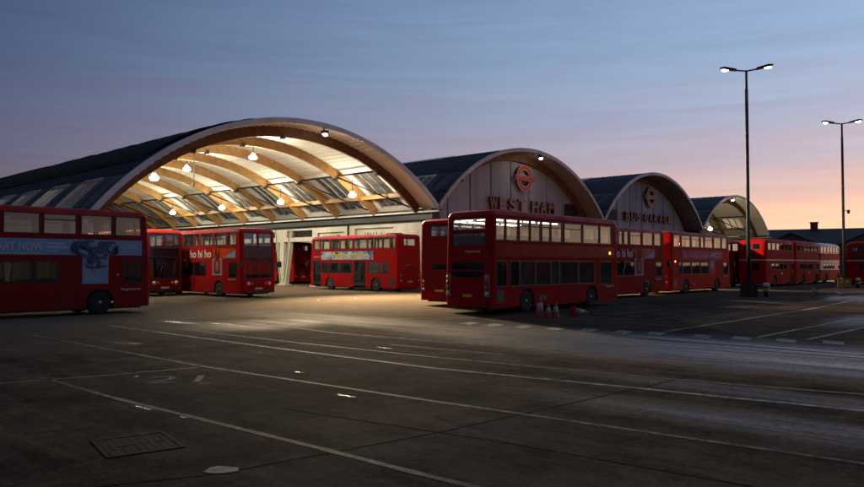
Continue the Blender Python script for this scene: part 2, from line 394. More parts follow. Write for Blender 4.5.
def stroke(name, pts, w, m, z=.004, parent=None):
    """flat painted strip along a polyline"""
    b = MB(); P = [Vector((x, y, 0)) for x, y in pts]
    # refine
    Q = []
    for i in range(len(P)-1):
        for k in range(8): Q.append(P[i].lerp(P[i+1], k/8))
    Q.append(P[-1])
    L_, R_ = [], []
    for i, p in enumerate(Q):
        d = (Q[min(i+1, len(Q)-1)]-Q[max(i-1, 0)]).normalized(); nrm = Vector((-d.y, d.x, 0))
        jw = w*(1+.10*sin(i*2.3)+.06*sin(i*5.1))
        L_.append(p+nrm*jw/2); R_.append(p-nrm*jw/2)
    for p in L_+R_: b.v.append((p.x, p.y, z))
    n = len(Q)
    for i in range(n-1): b.face([i, n+i, n+i+1, i+1])
    return b.build(name, m, parent, recalc=False)

def marking(pts, w, m, label, z=.004):
    return tag(stroke('road_marking', pts, w, m, z), label, 'road marking', 'painted lines on the yard', 'structure')
marking([(-14.95,13),(-14.84,7.68),(-14.78,-4.18),(-14.31,-10.22),(-13.98,-13.57),(-13.6,-17.5)], .105, M['paint_y'], 'long cream painted line meeting the short stub line by the number 21')
marking([(-19.6,-3.25),(-18.26,-3.59),(-16.71,-4.01),(-14.92,-4.34)], .10, M['paint_y'], 'short cream stub line above the painted number 21')
marking([(-17.53,-3.4),(-17.5,-6.37),(-17.35,-9.19),(-17.24,-11.16),(-17.18,-12.9),(-17.05,-14.6)], .10, M['paint_w'], 'worn white line nearest the camera, passing the drain grate')
marking([(-11.9,7.0),(-11.9,-2.32),(-11.76,-7.84),(-11.13,-11.94),(-10.9,-13.69),(-10.3,-17.5)], .13, M['paint_b'], 'broad white line just beyond the long cream line')
marking([(-11.0,5.2),(-10.8,-1.94),(-10.5,-6.67),(-9.93,-11.32),(-9.6,-13.2),(-8.7,-17)], .11, M['paint_y'], 'cream line running close beside the broad white line')
marking([(-7.6,6.5),(-8.4,-.68),(-8.05,-4.38),(-7.81,-6.38),(-7.26,-10.05),(-6.88,-12.11)], .10, M['paint_w'], 'thin white line edging the damp blue lane')
marking([(-9.4,-4.2),(-9.33,-5.17),(-9.03,-7.57)], .10, M['paint_w'], 'short white dash beside the thin white line')
marking([(-1.14,-7.76),(5.76,-7.75),(15.39,-7.66)], .12, M['paint_b'], 'white bay line starting at the dashed crossing, farther one')
marking([(15.9,-7.6),(28.5,-6.9)], .12, M['paint_b'], 'white bay line continuing towards the two gulls')
marking([(-1.06,-10.47),(9.6,-10.7)], .13, M['paint_b'], 'white bay line in the middle of the three at the right')
marking([(-.74,-11.69),(7,-12.0)], .13, M['paint_b'], 'white bay line nearest the camera at the right')
marking([(1.2,-5.25),(3.68,-5.3),(7.92,-5.44)], .12, M['paint_w'], 'faint white line off the front of the red and cream row')
marking([(7.9,-5.45),(8.3,-3.0)], .11, M['paint_w'], 'faint cross line joining two of the faint lines ahead of the ho hi ho bus')
marking([(12.5,-5.2),(15.6,-4.9),(21,-4.4)], .11, M['paint_w'], 'faint white line running out towards the nearer mast')
marking([(3.2,-3.0),(5.84,-2.93),(9.43,-2.8)], .12, M['paint_w'], 'faint short white line in front of the ho hi ho bus')
marking([(-1.5,-1.55),(2.06,-2.03),(6.96,-2.81)], .11, M['paint_w'], 'white line passing the traffic cones')
for i, (a, b_) in enumerate([((.14,14.7),(2.79,17.4)),((3.0,14.7),(6.23,18.4)),((5.94,14.9),(9.16,18.4)),((8.14,14.4),(11.57,18.1)),((11.2,14.6),(14.4,18.2))]):
    marking([a, (a[0]*.55+b_[0]*.45, a[1]*.55+b_[1]*.45)], .12, M['paint_o'], 'one of five yellow bay ticks on the lit floor before the garage')
Z = [(-2.96,-1.36),(-2.92,-2.4),(-2.85,-3.57),(-2.7,-4.74),(-2.42,-5.77),(-2.22,-6.85),(-2.02,-7.83),(-1.88,-9.14),(-1.68,-10.2),(-1.45,-11.3),(-1.2,-12.4)]
for (zx, zy) in Z:
    b = MB(); b.quad([(zx-.42,zy-.42,.004),(zx-.30,zy+.12,.004),(zx+.55,zy+.34,.004),(zx+.42,zy-.20,.004)])
    tag(b.build('road_marking', M['paint_b'], recalc=False), 'one of the row of white crossing blocks on the yard', 'road marking', 'crossing blocks', 'structure')
# painted bay number
t21 = text_mesh('21', 1.15, M['paint_w'], 'bay_number', .001)
t21.location = (-16.62,-5.45,.006); t21.rotation_euler = (0,0,radians(-36)); t21.scale = (1.08,1.0,1)
tag(t21, 'worn bay number 21 painted on the asphalt', 'painted number', kind='structure')
# tar seams
M['tar'] = mat('tar_seam', (.016,.014,.012), .95, scale=5, spec=.02)
for pts, lab in (([(-19.8,-10.7),(-18.57,-11.26),(-15.87,-11.67),(-11.63,-11.95),(-9,-12.1)], 'dark tarred seam crossing the cream line'),
            ([(-16.2,-9.0),(-15.6,-12.6),(-15.3,-16)], 'dark tarred seam near the bottom of the picture')):
    tag(stroke('tar_seam', pts, .028, M['tar'], .003), lab, 'seam', kind='structure')
# worn pale patch
M['patch'] = line_material('mortar_patch', (.23,.24,.21), .30, .52)
b = MB(); b.prism([(-18.62,-11.12),(-18.50,-11.02),(-18.40,-11.03),(-18.30,-11.24),(-18.36,-11.34),(-18.50,-11.30),(-18.58,-11.24)], .0, .007, plane='xy')
tag(b.build('mortar_patch', M['patch']), 'small pale triangular mortar patch on the asphalt near the drain grate', 'patch')
# drain grate
gr = empty('drain_grate', (-18.56,-9.53,0), radians(-12))
tag(gr, 'dark iron drain grate set flush in the asphalt', 'drain grate')
M['iron'] = mat('cast_iron', (.026,.022,.019), .85, spec=.08, var=.3, scale=9)
b = MB()
for x0, x1, y0, y1 in ((-.42,.42,-.46,-.41),(-.42,.42,.41,.46),(-.42,-.37,-.41,.41),(.37,.42,-.41,.41)): b.box(x0,x1,y0,y1,0,.011)
b.build('frame', M['iron'], gr)
b = MB(); b.box(-.37,.37,-.41,.41,.001,.005)
for i in range(9): b.box(-.36+i*.082,-.318+i*.082,-.41,.41,.005,.0075)
b.box(-.37,.37,-.02,.02,.005,.0090)
b.build('grating', M['iron'], gr)

# =====================================================================
# bus garage
# =====================================================================
M['deck_in'] = mat('soffit_cream', (.76,.74,.66), .55, var=.06, scale=.6)
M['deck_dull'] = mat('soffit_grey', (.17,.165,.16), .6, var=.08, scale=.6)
M['roof_metal'] = mat('standing_seam_zinc', (.050,.058,.072), .6, metal=.1, var=.10, scale=.5, stretch=(1,.3,1), spec=.25)
M['sedum'] = mat('sedum_roof', (.030,.032,.018), .95, var=.5, scale=2.2, bump=1.0, bscale=6, spec=.1)
M['fascia'] = mat('fascia_aluminium', (.42,.475,.54), .45, metal=.2, var=.12, scale=.7)
M['fascia_dull'] = mat('fascia_dark', (.34,.35,.37), .45, metal=.2, var=.12, scale=.7)  # darker fascia tone for the vaults after the first
M['glulam'] = mat('glulam_timber', (.33,.18,.062), .5, var=.18, scale=2.0, stretch=(1,6,1), spec=.3)
M['glulam_d'] = mat('glulam_dark', (.13,.065,.030), .6, var=.2, scale=2.0, stretch=(1,6,1), spec=.25)  # darker timber tone for the front beam of each vault
M['steel_d'] = mat('dark_steel', (.020,.021,.022), .5, metal=.3, var=.2)
M['steel_w'] = mat('white_steel', (.55,.54,.48), .5, var=.1)
M['wall_pale'] = mat('pale_render', (.56,.54,.46), .75, var=.08, scale=.8, dirt=(.32,.29,.22), dirt_amt=.45)
M['clad'] = mat('grey_cladding', (.25,.295,.36), .55, var=.08, scale=.7, stretch=(1.6,1.6,.16), dirt=(.15,.17,.20), dirt_amt=.5, spec=.3)
M['joint'] = mat('joint_dark', (.02,.02,.022), .7)
M['sign_red'] = mat('sign_red', (.36,.035,.030), .45, var=.08)
M['sign_pale'] = mat('sign_edge', (.45,.40,.36), .5, var=.05)
M['letter'] = mat('letter_face', (.30,.10,.075), .5, var=.12)
M['sign_side'] = mat('sign_return', (.03,.028,.028), .6)

TJ = [-5.45, 19.5, 45.15, 70.4, 95.6]
RISE = [4.9, 5.93, 6.08, 5.18]
ZS = 6.62; SF = 20.5; SB = 92.0
def arc(i):
    t0, t1 = TJ[i], TJ[i+1]; W = t1-t0; r = RISE[i]
    R = (W*W/4 + r*r)/(2*r); al = math.asin(W/2/R); tc = (t0+t1)/2; zc = ZS + r - R
    def P(fr, dr=0):
        a = -al + 2*al*fr
        return (tc + (R+dr)*sin(a), zc + (R+dr)*cos(a))
    return P
B0, BS = 22.3, 4.9
FL = -.115                       # the first vault sweeps lower on its outer side
def ribbon(b, P, f0, f1, s0, s1, d0, d1, mi, n, mis=None, corr=0.0):
    """shell between radial offsets d0 (inner) and d1 (outer) from fraction f0 to f1, along y s0..s1. mis = (outer, inner, ends)"""
    mo, mi_, me_ = mis if mis else (mi, mi, mi)
    base = len(b.v)
    for k in range(n+1):
        fr = f0 + (f1-f0)*k/n
        off = corr if (k//1) % 2 else 0.0
        xi, zi = P(fr, d0 - off); xo, zo = P(fr, d1)
        b.v += [(xi, s0, zi), (xo, s0, zo), (xo, s1, zo), (xi, s1, zi)]
    for k in range(n):
        q = base + 4*k; w = q + 4
        b.face([q+1, w+1, w+2, q+2], mo, not corr or True)
        b.face([q, q+3, w+3, w], mi_, False)
        b.face([q, w, w+1, q+1], me_); b.face([q+3, q+2, w+2, w+3], me_)
    for q in (base, base+4*n):
        b.face([q, q+1, q+2, q+3], me_)

garage = empty('bus_garage', (20, SF, 0))
garage_off = Vector((20, SF, 0))
tag(garage, 'long bus garage with four arched roof vaults, the first one lit and open', 'bus garage')
def gb(b, name, mats, parent=None, **k):
    o = b.build(name, mats, parent or garage, **k)
    if parent is None: o.location = -garage_off
    return o
FW = .16                         # fraction where the rooflight band ends
for i in range(4):
    P = arc(i); b = MB(); lab = ['wide first vault roof with dark sedum crest, open and lit inside', 'second vault roof of dark zinc over the gable with WEST HAM', 'third vault roof of dark zinc over the gable with BUS GARAGE', 'fourth vault roof, lit and open, at the far end of the row'][i]
    # metal deck: main crown, eaves strips, and panels between the rooflights
    sed = .075 if i == 0 else None
    D = ((-.22, 0.0))
    f0, f1 = FW, 1-FW
    if sed:
        f1 = .82; ribbon(b, P, .02, f1, SF+.02, SB, D[0], 0, 0, 84, (0,1,2), .08)
    else:
        ribbon(b, P, f0, f1, SF+.02, SB, D[0], 0, 0, 76, (0,1,2), .08)
    for (a, c) in ((FL if sed else .0, -.085 if sed else .055), (.988 if sed else .945, 1.0)): ribbon(b, P, a, c, SF+.02, SB, D[0], 0, 0, 4, (0,1,2))
    lights = []
    for (a, c) in ((-.085, .02) if sed else (.055, FW), (.82, .988) if sed else (1-FW, .945)):
        s = SF+.02; ribbon(b, P, a, c, s, B0+.3, D[0], 0, 0, 6, (0,1,2))
        k = 0
        while B0 + k*BS + BS < SB-1:
            y0 = B0 + k*BS
            ribbon(b, P, a, c, y0+.3, y0+1.5, D[0], 0, 0, 6, (0,1,2)); ribbon(b, P, a, c, y0+4.3, y0+BS+.3, D[0], 0, 0, 6, (0,1,2))
            frames = MB(); ribbon(frames, P, a, c, y0+1.55, y0+4.25, -.10, -.07, 1, 6); lights.append(frames)
            for q in range(4):
                yy = y0+1.52 + q*.915; ribbon(frames, P, a, c, yy, yy+.05, -.16, .05, 0, 6)
            for fr in (a+.002, c-.002): ribbon(frames, P, fr-.002, fr+.002, y0+1.52, y0+4.28, -.15, .04, 0, 1)
            k += 1
        ribbon(b, P, a, c, B0+k*BS+.3, SB, D[0], 0, 0, 6, (0,1,2))
    # standing seams down the slope
    for q in range(int((SB-SF)/.9)):
        yy = SF+.8+q*.9
        for (a, c) in (((.022, .072), (.90, .943)) if sed else ((.165,.835),)): ribbon(b, P, a, c, yy, yy+.035, -.01, .04, 0, 30 if not sed else 8, (0,0,0))
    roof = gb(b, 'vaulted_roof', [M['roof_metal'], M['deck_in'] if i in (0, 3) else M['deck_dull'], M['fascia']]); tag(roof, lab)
    for fb in lights: fb.build('rooflight', [M['steel_w'], M['pane_roof']], roof)
    if sed:
        b = MB(); n = 40; ns = 60
        base = len(b.v)
        for k in range(n+1):
            for j in range(ns+1):
                fr = .076 + (.838-.076)*k/n; yy = SF+1.2+(SB-SF-1.4)*j/ns
                hgt = .05 + .10*min(1, min(k, n-k)/2) + random.uniform(-.03,.05)
                x, z = P(fr, hgt); b.v.append((x, yy, z))
        for k in range(n):
            for j in range(ns):
                q = base + k*(ns+1)+j; b.face([q, q+1, q+ns+2, q+ns+1], 0, True)
        b.build('sedum_blanket', M['sedum'], roof, recalc=False)
    # crest rooflights seen on the third roof
    if i in (1, 2):
        b = MB()
        for q in range(5):
            y0 = SF+7+q*9.0; ribbon(b, P, .33, .40, y0, y0+6.2, .02, .12, 0, 4)
        b.build('rooflight', M['steel_w'] if False else M['pane_roof'], roof)
    # front edge: pale cap
    b = MB(); ribbon(b, P, FL if sed else -.004, 1.004, SF, SF+.16, -.25 if i == 0 else -.17, .06, 0, 80)
    b.build('fascia', M['fascia'] if i == 0 else M['fascia_dull'], roof)
    # glulam arches
    nk = {0: 14, 1: 1, 2: 1, 3: 12}[i]
    for k in range(nk):
        y = B0 + k*BS; b = MB(); ribbon(b, P, FL+.015 if sed else .012, .988, y-.10, y+.10, -.96 if k else -.94, -.26, 0, 64)
        o = gb(b, 'arch_beam', M['glulam'] if k else M['glulam_d'])
        if i in (0, 3):
            for fr in (.20, .80, .46):   # steel shoes on the arch
                b = MB(); x, z = P(fr, -.98); b.box(x-.13, x+.13, y-.14, y+.14, z-.08, z+.22)
                b.build('bracket', M['steel_d'], o)
    if i in (0, 3):
        send = SB-3
        for fr in (.20, .80):
            x, z = P(fr, -.66); b = MB(); b.tube([(x, B0, z), (x, send, z)], .075, 8); gb(b, 'tie_rod', M['steel_d'])
        for fr in (.085, .915):
            x, z = P(fr, -.75); b = MB(); b.box(x-.09, x+.09, B0+.12, send, z-.16, z+.16); gb(b, 'purlin', M['glulam'])
        for side in (0, 1):           # slim diagonal braces, bay by bay
            k = 0
            while B0+(k+1)*BS < send:
                y0 = B0 + k*BS; b = MB()
                xa, za = P(.80 if side else .20, -.8); xb, zb = P(.965 if side else .035, -.9)
                b.tube([(xa, y0+BS-.1, za), (xb, y0+.2, zb)], .07, 6)
                gb(b, 'brace', M['steel_d']); k += 1
# valley beams, gutter and columns on each line between the vaults
for j in range(5):
    t = TJ[j]; b = MB(); dz = 0
    if j == 0: (t, zt_) = arc(0)(FL); dz = zt_-6.62
    b.box(t-.45, t+.45, SF+.35, SB, 5.60+dz, 6.30+dz)
    b.box(t-.62, t+.62, SF+.3, SB, 6.30+dz, 6.42+dz); b.box(t-.22, t+.22, SF+.6, SB, 5.43+dz, 5.60+dz)
    gb(b, 'valley_beam', M['steel_d'])
    if j in (0, 1, 3, 4):
        b = MB(); x = t + (-.72 if j in (1, 4) else .72)
        b.box(x-.10, x+.10, SF-.6 if j else SF+.4, SB-1, 6.12+dz, 6.25+dz); gb(b, 'cable_tray', M['steel_w'])
    if j in (2,): continue
    ys = [SF+.9+9.8*k for k in range(8)]
    for k, y in enumerate(ys):
        if j == 1 and y < 40: continue
        b = MB()
        for sg in ((1,) if k == 0 else (-1, 1)):
            b.beam((t, y+sg*.25, 0), (t, y+sg*1.25, 5.60+dz), .34, .42, 0, up=(1,0,0))
            b.beam((t-.20, y+sg*.25, .3), (t-.20, y+sg*1.25, 5.60+dz), .04, .10, 1, up=(1,0,0))
        b.box(t-.4, t+.4, y-.6, y+.6, 0, .16, 0)
        gb(b, 'column', [M['wall_pale'], M['steel_d']])
# pale side wall under the valley between vault one and two
b = MB(); wt = TJ[1]
def wallcells(b, fixed, a0, a1, z0, z1, holes, th, axis, mi=0, zb=()):
    """wall in plane x=fixed (axis 'x') or y=fixed (axis 'y'), thickness th (signed), rectangular holes"""
    zs = sorted({z0, z1, *[q for h in holes for q in (h[2], h[3])], *zb}); zs = [z for z in zs if z0 <= z <= z1]
    for za, zc in zip(zs, zs[1:]):
        zm = (za+zc)/2; hs = sorted([(max(a0, h[0]), min(a1, h[1])) for h in holes if h[2] < zm < h[3]])
        x = a0; m_ = mi(zm) if callable(mi) else mi
        for h0, h1 in hs + [(a1, a1)]:
            if h0 > x+1e-6:
                lo, hi = sorted((fixed, fixed+th))
                if axis == 'y': b.box(x, h0, lo, hi, za, zc, m_)
                else: b.box(lo, hi, x, h0, za, zc, m_)
            x = max(x, h1)
wins = [(25.5,30.4,3.6,5.15),(31.9,35.6,3.6,4.95),(36.4,40.4,4.6,5.25)]
wins += [(42.2,45.8,4.65,5.2),(46.4,50.2,4.65,5.2),(52,55.8,4.65,5.2),(56.4,60,4.65,5.2)]
wallcells(b, wt-.18, SF+.65, 61.0, 0, 5.42, wins+[(36.0,40.9,-.1,4.2),(41.5,50.7,-.1,4.2),(51.3,60.5,-.1,4.2)], .36, 'x')
pw = gb(b, 'side_wall', M['wall_pale'])
b = MB(); wallcells(b, wt-.30, SF+.5, 35.9, 0, .16, [], -.55, 'x'); b.build('plinth', M['wall_pale'], pw)
b = MB()
for (y0, y1, z0, z1) in wins[:2]: b.box(wt+.04, wt+.10, y0, y1, z0, z1)
b.build('recess_panel', M['wall_pale'], pw)
for (y0, y1, z0, z1) in wins[2:]:
    b = MB()
    for yy in (y0+.03, (y0+y1)/2, y1-.03): b.box(wt-.05, wt+.03, yy-.03, yy+.03, z0, z1)
    b.box(wt-.05, wt+.03, y0, y1, z1-.07, z1-.0005); b.box(wt-.05, wt+.03, y0, y1, z0+.0005, z0+.06)
    b.build('window_frame', M['steel_d'], pw)
    b = MB(); b.box(wt-.005, wt+.005, y0, y1, z0+.06, z1-.07); b.build('window_pane', M['pane'], pw)
b = MB(); b.tube([(wt-.24, 31.2, 0), (wt-.24, 31.2, 5.5)], .09, 8); b.build('downpipe', M['steel_d'], pw)
for yy, zz, tx in ((29.3,4.55,'W I L L'),(35.0,4.45,'W U T')):
    o = text_mesh(tx, 1.0, M['steel_d'], 'lettering', .01, pw, width=2.4); o.location = (wt+.02, yy, zz-.45); o.rotation_euler = (pi/2, 0, -pi/2)
# far end wall
b = MB(); b.box(TJ[0]-.4, TJ[1], SB-.4, SB-.1, 0, 9.5); gb(b, 'end_wall', M['wall_pale'])
b = MB(); b.box(TJ[3], TJ[4]+.4, SB-30, SB-29.7, 0, 10.5); gb(b, 'end_wall', M['wall_pale'])
# low outer wall on the left flank
b = MB(); b.box(TJ[0]-3.2, TJ[0]-2.95, 34, SB, 0, 1.3); gb(b, 'flank_wall', M['clad'])
# partition walls behind the gables
b = MB(); b.box(TJ[3]-.15, TJ[3]+.15, SF+2.6, SB-30, 0, 5.6); gb(b, 'partition_wall', M['wall_pale'])
# gable walls
SG = SF + 2.1
for i in (1, 2):
    P = arc(i); t0, t1 = TJ[i], TJ[i+1]; b = MB(); pit = 2.92
    def top(x):
        best = None
        f = (x-t0)/(t1-t0)
        lo, hi = 0., 1.
        for _ in range(40):
            mdl = (lo+hi)/2
            if P(mdl, -.30)[0] < x: lo = mdl
            else: hi = mdl
        return P((lo+hi)/2, -.30)[1]
    x = t0 + .25; edges = []
    first = (25.76 if i == 1 else 51.6)
    cuts = [t0+.35] + [first + pit*k for k in range(-3, 12) if t0+1.2 < first+pit*k < t1-1.2] + [t1-.35]
    for a, c in zip(cuts, cuts[1:]):
        a2, c2 = a+.075, c-.075; npt = 6
        lou = (i == 1 and 39.5 < (a+c)/2 < 42.5) or (i == 2 and (a+c)/2 < 52.5 and a > t0+1)
        poly = [(a2, 4.6), (c2, 4.6)] + [(c2+(a2-c2)*k/npt, top(c2+(a2-c2)*k/npt)) for k in range(npt+1)]
        b.prism(poly, SG, SG+.10, 0)
        b.box(a2, c2, SG+.0, SG+.10, .15, 4.55, 2 if int(a) % 2 else 0)
        if lou:
            b.box(a2+.2, c2-.1, SG-.06, SG-.003, 7.0, 8.2, 1)
            for q in range(6): b.box(a2+.2, c2-.1, SG-.12, SG-.062, 7.05+q*.19, 7.12+q*.19, 1)
    back = [(t0+.3, 0), (t1-.3, 0)] + [(t1-.3+(t0-t1+.6)*k/40, top(t1-.3+(t0-t1+.6)*k/40)-.01) for k in range(41)]
    b.prism(back, SG+.105, SG+.2, 1)
    gw = gb(b, 'gable_wall', [M['clad'], M['joint'], M['steel_d']])
    tag(gw, 'grey panelled gable carrying the words WEST HAM' if i == 1 else 'grey panelled gable carrying the words BUS GARAGE')
    if i == 1:
        for x, z in ((23.6, 9.25), (24.5, 9.25)):
            b = MB(); b.lathe([(.02,0),(.16,.0),(.16,.2)], (x, SG-.2, z), 'y', 14); b.build('vent', M['joint'], gw)

# ---- signs on the gables
def roundel(cx, cz, R, label):
    r = empty('roundel_sign', (cx, SG-.32, cz)); tag(r, label, 'sign', 'roundel signs on the gables')
    n = 48; b = MB(); base = len(b.v); ro, ri = R, R*.66
    for k in range(n):
        a = 2*pi*k/n
        for (q, y) in ((ro, 0), (ri, 0), (ri, .26), (ro, .26)): b.v.append((q*cos(a), y, q*sin(a)))
    for k in range(n):
        o0 = base+4*k; o1 = base+4*((k+1) % n)
        b.face([o0, o1, o1+1, o0+1], 0); b.face([o0+1, o1+1, o1+2, o0+2], 1); b.face([o0+2, o1+2, o1+3, o0+3], 1); b.face([o0+3, o1+3, o1, o0], 1)
    b.build('ring', [M['sign_red'], M['sign_side']], r)
    b = MB(); base = len(b.v)
    for k in range(n):
        a = 2*pi*k/n
        for q in (ro+.0, ro+.055): b.v.append((q*cos(a), -.004, q*sin(a)))
        for q in (ri-.05, ri): b.v.append((q*cos(a), -.004, q*sin(a)))
    for k in range(n):
        o0 = base+4*k; o1 = base+4*((k+1) % n)
        b.face([o0, o1, o1+1, o0+1]); b.face([o0+2, o1+2, o1+3, o0+3])
    b.build('rim', M['sign_pale'], r, recalc=False)
    b = MB(); h = R*.17; w = R*1.19
    b.box(-w, w, -.10, .16, -h, h, 0); b.box(-w-.04, w+.04, -.04, .15, -h-.045, -h-.001, 1); b.box(-w-.04, w+.04, -.04, .15, h+.001, h+.045, 1)
    b.box(-w-.04, -w-.001, -.04, .15, -h, h, 1); b.box(w+.001, w+.04, -.04, .15, -h, h, 1)
    b.build('bar', [M['sign_red'], M['sign_pale']], r)
    b = MB()
    for sx in (-.5, .5): b.box(sx-.05, sx+.05, .26, .40, -.05, .05)
    b.build('fixing', M['sign_side'], r)
roundel(33.4, 10.15, 1.22, 'red ring and bar sign above the words WEST HAM')
roundel(59.4, 10.12, 1.20, 'red ring and bar sign above the words BUS GARAGE')
def sign_letters(txt, x0, x1, z0, h, label):
    r = empty('letter_sign', (x0, SG-.25, z0)); tag(r, label, 'sign')
    units = sum(.55 if ch == ' ' else 1 for ch in txt); step = (x1-x0)/(units-.22); x = 0
    for ch in txt:
        if ch == ' ': x += step*.55; continue
        o = text_mesh(ch, 1.0, M['letter'], 'letter', .11, r, bold=.02)
        o.data.materials.append(M['sign_side'])
        xs = [v.co.x for v in o.data.vertices]; ys = [v.co.y for v in o.data.vertices]
        kx = step*.76/(max(xs)-min(xs)); ky = h/(max(ys)-min(ys)); mx_, my_ = min(xs), min(ys)
        for v in o.data.vertices: v.co.x = (v.co.x-mx_)*kx; v.co.y = (v.co.y-my_)*ky
        for p in o.data.polygons: p.material_index = 0 if p.normal.z > .5 else 1
        o.location = (x, 0, 0); o.rotation_euler = (pi/2, 0, 0); x += step
sign_letters('WEST HAM', 28.1, 38.5, 6.98, 1.12, 'raised red letters reading WEST HAM on the grey gable')
sign_letters('BUS GARAGE', 53.0, 64.9, 7.1, .98, 'raised red letters reading BUS GARAGE on the grey gable')

# ---- lamps
M['lamp'] = emit('lamp_glow', (1.0,.90,.68), 430)
M['lamp_edge'] = emit('floodlight_glow', (1.0,.86,.66), 90)
M['lamp_pole'] = emit('mast_lamp_glow', (1.0,.94,.88), 16)
M['lamp_far'] = emit('distant_lamp_glow', (1.0,.93,.85), 10)
def bay_lamp():
    r = empty('pendant_lamp', (0,0,0)); tag(r, 'x', 'pendant lamp')
    b = MB(); b.lathe([(.06,.52),(.10,.46),(.13,.30),(.17,.17),(.16,.16),(.12,.28)], n=20); b.build('reflector', M['steel_w'], r)
    b = MB(); b.sphere((0,0,.0), .28, 7, sz=(1,1,.58)); b.build('glowing_bowl', M['lamp'], r)
    b = MB(); b.tube([(0,0,.5),(0,0,1.3)], .03, 6); b.build('hanger', M['steel_d'], r)
    return r
lampP = bay_lamp(); first = True
spots = []
for t, z, ss, row in ((15, 7.5, (25.7,35.3,45,54.8), 'right row over the bus with the blue advert side'),(7, 9.8, (27.4,37,46.8,56.4), 'middle row under the crest of the first vault'),(-1, 7.5, (26.2,36,45.6), 'left row above the parked buses')):
    for k, s in enumerate(ss):
        spots.append((t, s, z, ('nearest', 'second', 'third', 'fourth')[k] + ' glowing pendant lamp of the ' + row))
spots.append((77.3, 22.4, 6.9, 'glowing pendant lamp inside the small far vault'))
for (x, y, z, lab) in spots:
    o = lampP if first else copy_tree(lampP); first = False
    o.location = (x, y, z); o['label'] = lab; o['group'] = 'pendant lamps in the garage'
def flood():
    r = empty('floodlight', (0,0,0)); tag(r, 'x', 'floodlight')
    b = MB(); b.box(-.22,.22,-.12,.14,.02,.26); b.build('housing', M['steel_d'], r)
    b = MB(); b.sphere((0,-.02,-.02), .17, 6, sz=(1.2,.8,.6)); b.build('glowing_lens', M['lamp_edge'], r)
    b = MB(); b.tube([(0,.05,.25),(0,.25,.55)], .03, 6); b.build('arm', M['steel_d'], r)
    return r
fP = flood(); first = True
for (x, y, z, lab) in ((8.0, SF-.12, 10.75, 'lit floodlight under the front edge of the open first vault'), (33.3, SF-.12, 11.85, 'lit floodlight on the vault edge above WEST HAM'), (80.2, SF-.12, 11.0, 'lit floodlight on the edge of the far small vault')):
    o = fP if first else copy_tree(fP); first = False
    o.location = (x, y, z); o['label'] = lab; o['group'] = 'floodlights on the vault edges'
    if x > 20: continue
    fl = bpy.data.lights.new('flood_beam', 'SPOT'); fl.energy = 42000; fl.color = (1,.76,.47); fl.spot_size = radians(112); fl.spot_blend = .9; fl.shadow_soft_size = .25
    fo = bpy.data.objects.new('flood_beam', fl); COL.objects.link(fo); fo.parent = o; fo.location = (0,-.16,-.25); fo.rotation_euler = (radians(-54),0,0)
b = MB(); b.tube([(0,0,0),(0,0,1.95)], .035, 8); b.sphere((0,0,-.02), .10, 6)
o = b.build('hanging_cable', M['steel_w']); o.location = (.5, 24.0, 7.1); tag(o, 'white cable drop with a ball end hanging from the first vault', 'cable')

# =====================================================================
# buses
# =====================================================================
def arcpts(cx, cy, r, a0, a1, n):
    return [(cx + r*cos(a0+(a1-a0)*k/n), cy + r*sin(a0+(a1-a0)*k/n)) for k in range(n+1)]
def outline(L, w, rr, rf, n=7, ir=0, iff=0, iside=0):
    x0, x1, y = ir, L-iff, w/2-iside
    rr_ = max(.02, min(rr, y)); rf_ = max(.02, min(rf, y))
    return (arcpts(x0+rr_, -y+rr_, rr_, pi, 1.5*pi, n) + arcpts(x1-rf_, -y+rf_, rf_, 1.5*pi, 2*pi, n)
            + arcpts(x1-rf_, y-rf_, rf_, 0, .5*pi, n) + arcpts(x0+rr_, y-rr_, rr_, .5*pi, pi, n))

